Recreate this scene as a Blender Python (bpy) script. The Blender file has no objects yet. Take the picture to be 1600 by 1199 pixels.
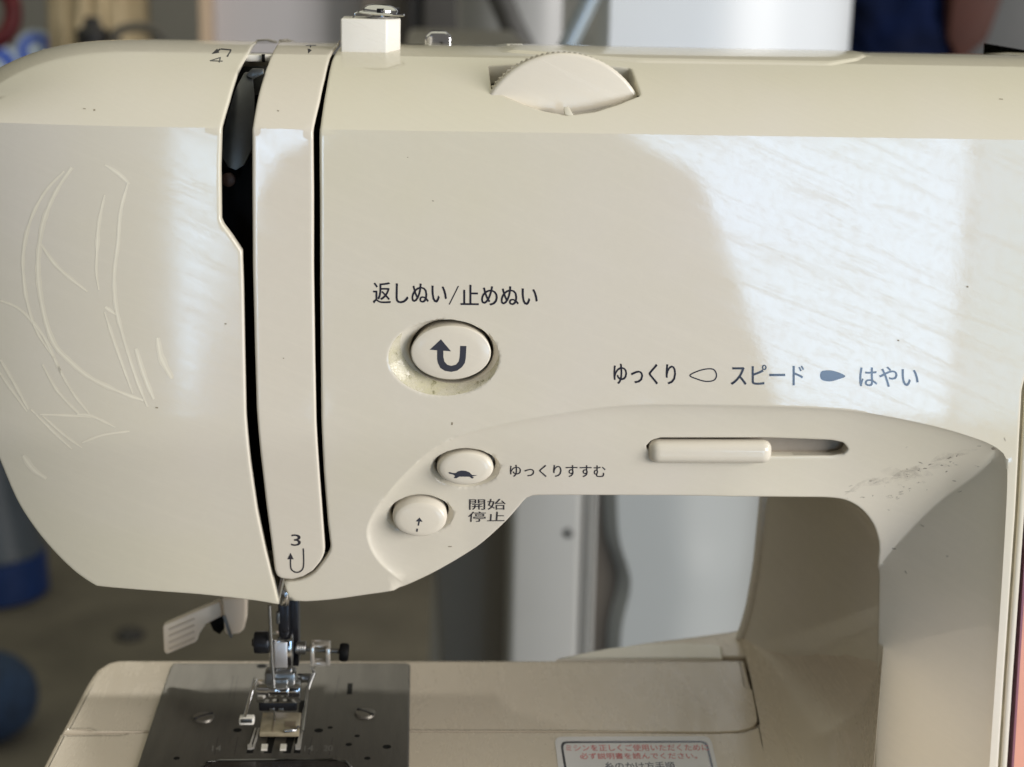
import bpy, bmesh, math, random
import numpy as np
from mathutils import Vector, Matrix
from mathutils.geometry import delaunay_2d_cdt
from mathutils.bvhtree import BVHTree

# ------------------------------------------------------------------ camera, world, lamps, exposure
SC = bpy.context.scene
COL = SC.collection
MM = 0.001
R = math.radians
FPX = 2600.0                                   # focal length in pixels of the 1600 px wide photograph
YAW, PITCH, ROLL = R(3.25), R(14.65), R(1.2)
CAM = np.array([0.0, -416.0, 223.0])           # millimetres, bed top at z = 0, front face of the arm at y = 0
F = np.array([math.sin(YAW)*math.cos(PITCH), math.cos(YAW)*math.cos(PITCH), -math.sin(PITCH)])
r0 = np.cross(F, [0, 0, 1.0]); r0 /= np.linalg.norm(r0)
u0 = np.cross(r0, F)
RT = math.cos(ROLL)*r0 + math.sin(ROLL)*u0
UP = -math.sin(ROLL)*r0 + math.cos(ROLL)*u0

cam_data = bpy.data.cameras.new('camera')
cam = bpy.data.objects.new('camera', cam_data); COL.objects.link(cam)
cam_data.sensor_fit = 'HORIZONTAL'; cam_data.sensor_width = 36.0
cam_data.lens = 36.0*FPX/1600.0
cam_data.clip_start = 0.02; cam_data.clip_end = 60
cam.matrix_world = Matrix(((RT[0], UP[0], -F[0], CAM[0]*MM), (RT[1], UP[1], -F[1], CAM[1]*MM),
                           (RT[2], UP[2], -F[2], CAM[2]*MM), (0, 0, 0, 1)))
cam_data.dof.use_dof = True; cam_data.dof.focus_distance = 0.428; cam_data.dof.aperture_fstop = 15
SC.camera = cam
SC.view_settings.view_transform = 'Standard'; SC.view_settings.look = 'None'
SC.view_settings.exposure = 0.13; SC.view_settings.gamma = 1.0

world = bpy.data.worlds.new('World'); SC.world = world; world.use_nodes = True
bg = world.node_tree.nodes['Background']
bg.inputs[0].default_value = (1.0, 0.95, 0.88, 1); bg.inputs[1].default_value = 0.14

def area_lamp(name, loc, target, sx, sy, watts, color, spread=180):
    l = bpy.data.lights.new(name, 'AREA'); l.shape = 'RECTANGLE'; l.size = sx; l.size_y = sy
    l.energy = watts; l.color = color; l.spread = R(spread)
    o = bpy.data.objects.new(name, l); COL.objects.link(o); o.location = loc
    o.rotation_euler = (Vector(target)-Vector(loc)).to_track_quat('-Z', 'Y').to_euler()
    return o
# open doorway behind the photographer: seen mirrored in the glossy front of the arm
area_lamp('doorway_daylight', (0.232, -2.5, -0.337), (0.232, 0, -0.337), 1.48, 0.528, 21.5, (0.47, 0.70, 1.0))
area_lamp('doorway_side', (1.30, -2.5, -0.30), (1.30, 0, -0.30), 0.62, 0.62, 4.6, (0.35, 0.66, 1.0))
area_lamp('rear_lamp', (-0.36, 1.2, 1.3), (-0.12, 0.075, 0.0), 0.20, 0.09, 0.040, (1.0, 0.97, 0.88), 9)  # unseen narrow lamp added to light the rear left of the bed
# large unseen lamps overhead and to the front right
area_lamp('overhead_light', (-0.6, 1.1, 2.4), (-0.6, 1.1, 0.0), 5.0, 6.4, 50, (1.0, 0.985, 0.75))
area_lamp('front_right_light', (4.1, -2.8, 1.0), (0.0, 0.0, 0.1), 3.2, 2.6, 290, (1.0, 0.965, 0.93))

# ------------------------------------------------------------------ measuring helpers (millimetres)
def ray(px, py):
    d = F + RT*((px-800.0)/FPX) - UP*((py-599.5)/FPX)
    return d
def at(px, py, Y):                             # the point of the place seen at a pixel, at depth Y
    d = ray(px, py); t = (Y-CAM[1])/d[1]
    return CAM + d*t
def atz(px, py, z=0.0):
    d = ray(px, py); t = (z-CAM[2])/d[2]
    return CAM + d*t
def project(P):
    P = np.asarray(P, float); v = P-CAM
    w = v@F
    return np.stack([800+FPX*(v@RT)/w, 599.5-FPX*(v@UP)/w], -1)

# ------------------------------------------------------------------ materials
MATS = {}
def nodes_of(name):
    m = bpy.data.materials.new(name); m.use_nodes = True
    nt = m.node_tree; b = nt.nodes['Principled BSDF']
    return m, nt, b
def noise(nt, scale, detail=3, rough=.5, vec=None, dist=0):
    n = nt.nodes.new('ShaderNodeTexNoise'); n.inputs['Scale'].default_value = scale
    n.inputs['Detail'].default_value = detail; n.inputs['Roughness'].default_value = rough
    n.inputs['Distortion'].default_value = dist
    if vec is not None: nt.links.new(vec, n.inputs['Vector'])
    return n.outputs[0]
def ramp(nt, fac, stops):
    r = nt.nodes.new('ShaderNodeValToRGB'); e = r.color_ramp.elements
    while len(e) < len(stops): e.new(.5)
    for k, (p, c) in enumerate(stops):
        e[k].position = p
        e[k].color = (c, c, c, 1) if not isinstance(c, tuple) else (*c, 1)
    nt.links.new(fac, r.inputs[0]); return r.outputs[0]
def mixc(nt, fac, a, b):
    m = nt.nodes.new('ShaderNodeMix'); m.data_type = 'RGBA'
    for sock, v in ((m.inputs[0], fac), (m.inputs[6], a), (m.inputs[7], b)):
        if isinstance(v, (int, float)): sock.default_value = v
        elif isinstance(v, tuple): sock.default_value = (*v, 1)
        else: nt.links.new(v, sock)
    return m.outputs[2]
def objvec(nt, scale=(1, 1, 1), rot=(0, 0, 0), vt='POINT'):
    tc = nt.nodes.new('ShaderNodeTexCoord'); mp = nt.nodes.new('ShaderNodeMapping')
    mp.vector_type = vt; mp.inputs['Scale'].default_value = scale; mp.inputs['Rotation'].default_value = rot
    nt.links.new(tc.outputs['Object'], mp.inputs['Vector']); return mp.outputs[0]
def bump(nt, b, h, strength, dist=.0005):
    n = nt.nodes.new('ShaderNodeBump'); n.inputs['Strength'].default_value = strength
    n.inputs['Distance'].default_value = dist
    nt.links.new(h, n.inputs['Height']); nt.links.new(n.outputs[0], b.inputs['Normal'])

def plastic(name, ca, cb, rough=.02, smear=.055, specks=True, spec=.5):
    """aged glossy plastic: uneven yellowing, tiny specks of dirt, wiped smears that dull the gloss"""
    m, nt, b = nodes_of(name)
    v = objvec(nt)
    base = mixc(nt, ramp(nt, noise(nt, 8, 4, .55, v), [(.36, 0.0), (.66, 1.0)]), ca, cb)
    if specks:
        vo = nt.nodes.new('ShaderNodeTexVoronoi'); vo.inputs['Scale'].default_value = 62
        nt.links.new(v, vo.inputs['Vector'])
        sp = ramp(nt, vo.outputs['Distance'], [(.018, 1.0), (.034, 0.0)])
        gate = ramp(nt, noise(nt, 21, 2, .5, v), [(.56, 0.0), (.60, 1.0)])
        mu = nt.nodes.new('ShaderNodeMath'); mu.operation = 'MULTIPLY'
        nt.links.new(sp, mu.inputs[0]); nt.links.new(gate, mu.inputs[1])
        mu2 = nt.nodes.new('ShaderNodeMath'); mu2.operation = 'MULTIPLY'; mu2.inputs[1].default_value = .55
        nt.links.new(mu.outputs[0], mu2.inputs[0])
        base = mixc(nt, mu2.outputs[0], base, (.12, .10, .07))
    nt.links.new(base, b.inputs['Base Color'])
    sv = objvec(nt, (1/16, 1/16, 1/190), (0, R(24), 0), 'TEXTURE')
    st = noise(nt, 1.0, 7, .72, sv, .5)
    fine = noise(nt, 330, 3, .6, v)
    s1 = ramp(nt, st, [(.40, 0.0), (.66, 1.0)])
    ad = nt.nodes.new('ShaderNodeMath'); ad.operation = 'MULTIPLY_ADD'
    ad.inputs[1].default_value = smear; ad.inputs[2].default_value = rough
    nt.links.new(s1, ad.inputs[0])
    ad2 = nt.nodes.new('ShaderNodeMath'); ad2.operation = 'MULTIPLY_ADD'; ad2.inputs[1].default_value = .03
    nt.links.new(fine, ad2.inputs[0]); nt.links.new(ad.outputs[0], ad2.inputs[2])
    nt.links.new(ad2.outputs[0], b.inputs['Roughness'])
    s2 = ramp(nt, noise(nt, 1.0, 8, .80, objvec(nt, (1/20, 1/20, 1/300), (0, R(22), 0), 'TEXTURE'), .5), [(.40, .60), (.50, 1.0)])
    s3 = ramp(nt, noise(nt, 420, 4, .75, v), [(.40, .78), (.54, 1.0)])
    s4 = nt.nodes.new('ShaderNodeMath'); s4.operation = 'MULTIPLY'; nt.links.new(s2, s4.inputs[0]); nt.links.new(s3, s4.inputs[1])
    sm = nt.nodes.new('ShaderNodeMath'); sm.operation = 'MULTIPLY'; sm.inputs[1].default_value = spec*1.12
    nt.links.new(s4.outputs[0], sm.inputs[0]); nt.links.new(sm.outputs[0], b.inputs['Specular IOR Level'])
    bump(nt, b, noise(nt, 700, 2, .5, v), .014, .0002)
    MATS[name] = m; return m
def simple(name, col, rough=.4, metal=0.0, var=.25, scale=60, bmp=0.0, spec=.5, trans=0.0, vs=(1, 1, 1)):
    m, nt, b = nodes_of(name)
    v = objvec(nt, vs)
    dark = tuple(c*(1-var) for c in col)
    n = noise(nt, scale, 5, .6, v)
    nt.links.new(mixc(nt, ramp(nt, n, [(.3, 0.0), (.7, 1.0)]), dark, col), b.inputs['Base Color'])
    rr = nt.nodes.new('ShaderNodeMapRange'); rr.inputs[3].default_value = rough*.8; rr.inputs[4].default_value = min(1, rough*1.25)
    nt.links.new(n, rr.inputs[0]); nt.links.new(rr.outputs[0], b.inputs['Roughness'])
    b.inputs['Metallic'].default_value = metal; b.inputs['Specular IOR Level'].default_value = spec
    b.inputs['Transmission Weight'].default_value = trans
    if bmp: bump(nt, b, noise(nt, scale*3, 4, .6, v), bmp, .002)
    MATS[name] = m; return m

IVORY = plastic('ivory_plastic', (.675, .636, .518), (.700, .655, .592))
HEADP = plastic('end_cover_plastic', (.675, .636, .518), (.700, .655, .592), .085, .06)
STRIP = plastic('strip_plastic', (.695, .645, .555), (.715, .67, .585))
BUTTON = plastic('button_plastic', (.70, .65, .555), (.73, .68, .585), .12, .15, False)
BEDM = plastic('bed_plastic', (.61, .535, .435), (.64, .565, .465), .22, .1)
PALE = plastic('pale_plastic', (.80, .77, .70), (.82, .79, .72), .25, .15, False)
DIRTY = plastic('yellowed_plastic', (.72, .68, .44), (.60, .58, .33), .3, .2)
REFLINE = simple('reflection_pale', (.86, .80, .67), .28, 0, .08, 200)
INK = simple('printed_ink', (.030, .030, .042), .12, 0, .1, 200)
INKB = simple('grey_ink', (.055, .058, .075), .12, 0, .1, 200)
RED = simple('red_ink', (.66, .10, .11), .4, 0, .2, 300)
BLACK = simple('black_plastic', (.005, .005, .005), .6, 0, .3, 100, 0, .15)
DARKMETAL = simple('blackened_steel', (.035, .036, .042), .3, .6, .3, 100)
STEEL = simple('brushed_steel', (.36, .36, .35), .3, 1, .2, 90)
LEVERM = simple('dull_lever_steel', (.16, .165, .16), .35, .7, .45, 40)
CHROME = simple('polished_chrome', (.72, .72, .73), .09, 1, .1, 200)
PLATEM = simple('needle_plate_metal', (.155, .146, .130), .42, .75, .2, 420, .05, .5, 0, (1, .1, 1))
CLEAR = simple('yellowed_clear_plastic', (.62, .54, .38), .12, 0, .25, 300, 0, .5, .35)
STICKER = simple('sticker_paper', (.70, .69, .71), .3, 0, .05, 100)
PINK = simple('salmon_panel', (.75, .36, .27), .3, 0, .1, 50)
PLUM = simple('plum_edge', (.26, .11, .15), .3, 0, .1, 50)
LEVERP = plastic('lever_plastic', (.90, .80, .68), (.86, .76, .63), .3, .2)
GROOVE = simple('grimy_seam', (.30, .25, .17), .6, 0, .3, 100)

def worn(name, col, lo, hi, scale, rough=.35, amount=1.0):
    """thin film of wear or dirt: patchy, shows what is under it in the gaps"""
    m, nt, b = nodes_of(name)
    b.inputs['Base Color'].default_value = (*col, 1); b.inputs['Roughness'].default_value = rough
    t = nt.nodes.new('ShaderNodeBsdfTransparent'); mx = nt.nodes.new('ShaderNodeMixShader')
    f = ramp(nt, noise(nt, scale, 5, .65, objvec(nt)), [(lo, 0.0), (hi, amount)])
    nt.links.new(f, mx.inputs[0]); nt.links.new(t.outputs[0], mx.inputs[1]); nt.links.new(b.outputs[0], mx.inputs[2])
    nt.links.new(mx.outputs[0], nt.nodes['Material Output'].inputs['Surface'])
    return m
REFLINE = simple('reflection_pale', (.88, .83, .69), .3, 0, .10, 90)  # pale colour of the painted reflection lines on the head
SOFTPALE = simple('soft_pale', (.77, .72, .60), .3, 0, .05, 90)  # soft edges of the painted reflection lines; also the paler dish film
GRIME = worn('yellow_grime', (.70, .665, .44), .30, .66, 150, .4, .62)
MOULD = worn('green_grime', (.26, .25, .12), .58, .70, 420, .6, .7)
SMUDGE = worn('grey_smudge', (.27, .24, .20), .40, .66, 240, .6, .75)
FAINT = worn('faint_smear', (.32, .27, .24), .40, .75, 210, .6, .20)
# ------------------------------------------------------------------ mesh helpers
def link(name, V, Fc, mat, parent=None, smooth=True, angle=38, label=None, kind=None):
    me = bpy.data.meshes.new(name)
    V = np.asarray(V, float)*MM
    me.from_pydata(V.tolist(), [], [tuple(int(i) for i in f) for f in Fc]); me.validate(); me.update()
    return finish(name, me, mat, parent, smooth, angle, label, kind)
def finish(name, me, mat, parent=None, smooth=True, angle=38, label=None, kind=None):
    if mat: me.materials.append(mat)
    if smooth and len(me.polygons):
        me.polygons.foreach_set('use_smooth', [True]*len(me.polygons))
        me.set_sharp_from_angle(angle=R(angle))
    o = bpy.data.objects.new(name, me); COL.objects.link(o)
    if parent is not None:
        o.parent = parent
        bl = parent
        off = Vector((0, 0, 0))
        while bl is not None: off += bl.location; bl = bl.parent
        o.location = -off if parent.parent is None and parent.type == 'EMPTY' else Vector((0, 0, 0))
    if label: o['label'] = label
    if kind: o['kind'] = kind
    return o
def from_bm(name, bm, mat, parent=None, smooth=True, angle=38, label=None, kind=None):
    bmesh.ops.recalc_face_normals(bm, faces=bm.faces[:])
    bmesh.ops.scale(bm, vec=(MM, MM, MM), verts=bm.verts[:])
    me = bpy.data.meshes.new(name); bm.to_mesh(me); bm.free()
    return finish(name, me, mat, parent, smooth, angle, label, kind)
def add_box(bm, lo, hi, bev=0.0, seg=2, mtx=None):
    lo, hi = np.minimum(lo, hi), np.maximum(lo, hi)
    b2 = bmesh.new(); bmesh.ops.create_cube(b2, size=1)
    for v in b2.verts:
        v.co = Vector([(lo[i]+hi[i])/2+v.co[i]*(hi[i]-lo[i]) for i in range(3)])
    if bev: bmesh.ops.bevel(b2, geom=b2.edges[:], offset=bev, segments=seg, affect='EDGES', profile=.5)
    if mtx is not None: bmesh.ops.transform(b2, matrix=mtx, verts=b2.verts[:])
    merge(bm, b2)
def merge(bm, b2):
    vm = {v: bm.verts.new(v.co) for v in b2.verts}
    for f in b2.faces:
        try: bm.faces.new([vm[v] for v in f.verts])
        except ValueError: pass
    b2.free()
def frame(axis):
    a = Vector(axis).normalized()
    t = Vector((0, 0, 1)) if abs(a.z) < .9 else Vector((1, 0, 0))
    x = t.cross(a).normalized(); return x, a.cross(x)
def add_lathe(bm, c, axis, prof, n=28, arc=None):
    """prof: list of (distance along axis, radius)"""
    x, y = frame(axis); a = Vector(axis).normalized(); c = Vector(c)
    rings = []
    for d, r in prof:
        rings.append([bm.verts.new(c+a*d+(x*math.cos(2*math.pi*k/n)+y*math.sin(2*math.pi*k/n))*max(r, 1e-4)) for k in range(n)])
    for A, B in zip(rings, rings[1:]):
        for k in range(n): bm.faces.new([A[k], A[(k+1) % n], B[(k+1) % n], B[k]])
    bm.faces.new(rings[0][::-1]); bm.faces.new(rings[-1])
def cyl(c0, c1, r, bev=.25):
    c0 = np.array(c0, float); c1 = np.array(c1, float); L = float(np.linalg.norm(c1-c0))
    return c0, c1-c0, [(0, r-bev), (bev*.3, r-bev*.3), (bev, r), (L-bev, r), (L-bev*.3, r-bev*.3), (L, r-bev)]
def add_tube(bm, pts, rad, n=10):
    pts = [Vector(p) for p in pts]; rings = []
    for i, p in enumerate(pts):
        d = (pts[min(i+1, len(pts)-1)]-pts[max(i-1, 0)]).normalized()
        x, y = frame(d); r = rad[i] if hasattr(rad, '__len__') else rad
        rings.append([bm.verts.new(p+(x*math.cos(2*math.pi*k/n)+y*math.sin(2*math.pi*k/n))*r) for k in range(n)])
    for A, B in zip(rings, rings[1:]):
        best = min(range(n), key=lambda s: (A[0].co-B[s].co).length)
        for k in range(n): bm.faces.new([A[k], A[(k+1) % n], B[(k+1+best) % n], B[(k+best) % n]])
    bm.faces.new(rings[0][::-1]); bm.faces.new(rings[-1])
def add_prism(bm, poly, vec, bev=0.0, seg=2):
    """polygon of 3-D points pushed along vec"""
    b2 = bmesh.new(); vec = Vector(vec)
    A = [b2.verts.new(Vector(p)) for p in poly]; B = [b2.verts.new(Vector(p)+vec) for p in poly]
    n = len(poly)
    b2.faces.new(A); b2.faces.new(B[::-1])
    for k in range(n): b2.faces.new([A[k], A[(k+1) % n], B[(k+1) % n], B[k]])
    bmesh.ops.recalc_face_normals(b2, faces=b2.faces[:])
    if bev:
        es = [e for e in b2.edges if len(e.link_faces) == 2 and e.calc_face_angle(0) > .5]
        bmesh.ops.bevel(b2, geom=es, offset=bev, segments=seg, affect='EDGES', profile=.5)
    merge(bm, b2)
def smoothline(P, n=6, closed=False):
    """Catmull-Rom through the points"""
    P = np.asarray(P, float); m = len(P); out = []
    rng = range(m if closed else m-1)
    for i in rng:
        g = (lambda k: P[k % m]) if closed else (lambda k: P[min(max(k, 0), m-1)])
        p0, p1, p2, p3 = g(i-1), g(i), g(i+1), g(i+2)
        for k in range(n):
            t = k/n
            out.append(.5*(2*p1+(p2-p0)*t+(2*p0-5*p1+4*p2-p3)*t*t+(3*p1-p0-3*p2+p3)*t**3))
    if not closed: out.append(P[-1])
    return np.array(out)
def resample(P, step, closed=False):
    P = np.asarray(P, float)
    Q = np.vstack([P, P[:1]]) if closed else P
    L = np.r_[0, np.cumsum(np.linalg.norm(np.diff(Q, axis=0), axis=1))]
    n = max(2, int(round(L[-1]/step)))
    t = np.linspace(0, L[-1], n+1)
    if closed: t = t[:-1]
    return np.stack([np.interp(t, L, Q[:, k]) for k in range(Q.shape[1])], 1)
def segdist(P, A, B):
    """min distance of points P (n,2) to segments A->B (m,2)"""
    out = np.full(len(P), 1e9)
    for a, b in zip(A, B):
        d = b-a; L2 = max(d@d, 1e-12)
        t = np.clip(((P-a)@d)/L2, 0, 1)
        out = np.minimum(out, np.hypot(*(P-a-t[:, None]*d).T))
    return out
def inside(P, poly):
    x, y = P[:, 0], P[:, 1]; c = np.zeros(len(P), bool); n = len(poly)
    for i in range(n):
        x1, y1 = poly[i]; x2, y2 = poly[(i+1) % n]
        if y1 == y2: continue
        k = ((y1 > y) != (y2 > y)) & (x < (x2-x1)*(y-y1)/(y2-y1)+x1)
        c ^= k
    return c

# ------------------------------------------------------------------ the front surface of the machine: S(x, s)
# s runs up the front face (s = 0 at the ridge) and on over the rounded top
ZC = float(at(800, 207, 0)[2])
b0, b1, b2, b3 = [np.array(p, float) for p in ((0, 0), (9.5, 10.2), (25, 18.0), (50, 18.2))]
tt = np.linspace(0, 1, 200)[:, None]
BZ = (1-tt)**3*b0+3*tt*(1-tt)**2*b1+3*tt**2*(1-tt)*b2+tt**3*b3
BZ = np.vstack([BZ, [[80, 16.8], [112, 14.2]]])
BS = np.r_[0, np.cumsum(np.linalg.norm(np.diff(BZ, axis=0), axis=1))]
SMAX = BS[-1]
ZT = float(at(600, 668, 0)[2])-ZC              # where the face starts to tuck under
XL0 = float(at(330, 400, 0)[0]); XL1 = float(at(0, 400, 0)[0]); XD0 = float(at(250, 100, 40)[0])
XKINK = float(at(690, 700, 0)[0])
ARC_PX = [(616, 921), (600, 907), (585, 888), (574, 862), (573, 836), (586, 806), (606, 777), (630, 748), (667, 711), (708, 685), (750, 671),
          (820, 656), (890, 644), (960, 635), (1040, 632), (1180, 634), (1285, 638), (1355, 645), (1460, 666), (1530, 687), (1556, 699)]
RIDGE_PX = [(1556, 699), (1570, 712), (1574, 735), (1572, 800), (1563, 950), (1546, 1199)]
_p0 = lambda L: np.array([[q[0], q[2]-ZC] for q in (at(*p, 0) for p in L)])
ARC = smoothline(_p0(ARC_PX), 4)
rd = _p0(RIDGE_PX); rd = np.vstack([rd, rd[-1]+(rd[-1]-rd[-2])*1.0])
RIDGE = smoothline(rd, 4)
REGION = np.vstack([ARC, RIDGE, [[ARC[0, 0], RIDGE[-1, 1]]]])
XK0, XK1 = float(at(640, 800, 0)[0]), float(at(1500, 800, 0)[0])
LID = np.zeros((0, 2))
DISHES = []                                     # (outer centre, outer radii, inner centre, inner radii, depth)
def dish_px(o, oa, i, ia, depth):
    c = at(*o, 0); ci = at(*i, 0); k = (CAM[1]*-1)/np.dot(ray(*o), [0, 1, 0])/FPX
    DISHES.append((np.array([c[0], c[2]-ZC]), np.array(oa)*k, np.array([ci[0], ci[2]-ZC]), np.array(ia)*k, depth))
dish_px((693, 560), (88, 62), (705.5, 552.5), (64, 51), 3.2)
dish_px((727.5, 738.5), (56, 35), (727, 734), (46.5, 30.5), 2.2)
dish_px((656.5, 819), (54, 35), (656, 814), (44, 31.5), 2.2)
def depth_extra(x, s, parts_only=False):
    P = np.stack([x, s], 1); D = np.zeros(len(x))
    near = (s < ARC[:, 1].max()+4) & (x > ARC[:, 0].min()-4)
    if near.any():
        Q = P[near]; ins = inside(Q, REGION); sg = np.where(ins, 1, -1)
        da = segdist(Q, ARC[:-1], ARC[1:])*sg; dr = segdist(Q, RIDGE[:-1], RIDGE[1:])*sg
        u = np.clip((Q[:, 0]-XK0)/(XK1-XK0), 0, 1)
        k1 = .05+.57*u**2
        w = .35
        fa = k1*np.maximum(0, da)+.7*(1-u)*(1-np.exp(-np.maximum(0, da)/2.2))+.35*(1-np.exp(-np.maximum(0, da)/.8))
        fr = .95*np.maximum(0, dr)+.5*(1-np.exp(-np.maximum(0, dr)/.9))
        D[near] = np.where(ins, np.minimum(fa, fr), 0)
    if parts_only: return fa-fr, near, ins
    for oc, oa, ic, ia, dep in DISHES:
        ro = np.hypot(*((P-oc)/oa).T); ri = np.hypot(*((P-ic)/ia).T)
        m = ro < 1
        t = np.where(ri > 1, (1-ro)/np.maximum(1e-6, (1-ro)+(ri-1)), 1)
        D = D+np.where(m, dep*np.clip(t, 0, 1), 0)
    return D
def S(x, s):
    x = np.atleast_1d(np.asarray(x, float)); s = np.atleast_1d(np.asarray(s, float))
    sp = np.clip(s, 0, SMAX)
    Y = np.interp(sp, BS, BZ[:, 0]); Z = ZC+np.where(s > 0, np.interp(sp, BS, BZ[:, 1]), s)
    # left end of the head rounds off
    ul = np.clip((XL0-x)/(XL0-XL1), 0, 1.4)
    Y = Y+5*ul**2.6
    ud = np.clip((XD0-x)/(XD0-XL1), 0, 1.5)
    Z = Z-np.where(s > 0, 3.7*ud**3.0*np.minimum(1, sp/16), 0)
    # lower part tucks under; fades out to the right of the control panel's start
    fade = np.clip((float(at(1150, 700, 0)[0])-x)/70, 0, 1)
    q = np.maximum(0, ZT-s)
    Y = Y+fade*.24*np.where(q < 8, q*q/16, q-4)
    Y = Y+depth_extra(x, s)
    if len(LID):
        dl = segdist(np.stack([x, s], 1), LID[:-1], LID[1:]); il = inside(np.stack([x, s], 1), np.vstack([LID, [[LID[-1, 0], SMAX+50], [LID[0, 0], SMAX+50]]]))
        Z = Z+np.where(il, .5*(1-np.exp(-dl/.35)), 0)
    return np.stack([x, Y, Z], 1)
def unproj(pts, iters=14):
    """(x, s) of the surface seen at pixels"""
    pts = np.asarray(pts, float); out = np.zeros((len(pts), 2))
    for k, p in enumerate(pts):
        q = at(*p, 0); out[k] = (q[0], q[2]-ZC)
        if q[2] > ZC:
            d = ray(*p); ts = (np.linspace(0, 70, 300)-CAM[1])/d[1]
            zz = CAM[2]+d[2]*ts; pr = ZC+np.interp(np.linspace(0, 70, 300), BZ[:, 0], BZ[:, 1])
            j = int(np.argmax(zz < pr)) if (zz < pr).any() else int(np.argmin(zz-pr))
            Yq = np.linspace(0, 70, 300)[j]; out[k] = (CAM[0]+d[0]*ts[j], np.interp(Yq, BZ[:, 0], BS))
    for _ in range(iters):
        e = .02
        p0 = project(S(out[:, 0], out[:, 1])); err = pts-p0
        jx = (project(S(out[:, 0]+e, out[:, 1]))-p0)/e; js = (project(S(out[:, 0], out[:, 1]+e))-p0)/e
        det = jx[:, 0]*js[:, 1]-jx[:, 1]*js[:, 0]
        ok = np.abs(det) > .6
        det = np.where(ok, det, 1)
        dx = (err[:, 0]*js[:, 1]-err[:, 1]*js[:, 0])/det; ds = (jx[:, 0]*err[:, 1]-jx[:, 1]*err[:, 0])/det
        out[:, 0] += np.where(ok, np.clip(dx, -4, 4), 0)*.85; out[:, 1] += np.where(ok, np.clip(ds, -4, 4), 0)*.85
    return out
def normal_S(x, s):
    e = .05
    a = S(x+e, s)-S(x-e, s); b = S(x, s+e)-S(x, s-e)
    n = np.cross(a, b); n /= np.maximum(1e-9, np.linalg.norm(n, axis=1))[:, None]
    return np.where((n[:, 1] > 0)[:, None] & (np.abs(n[:, 1]) > .02)[:, None], -n, n)

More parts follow.
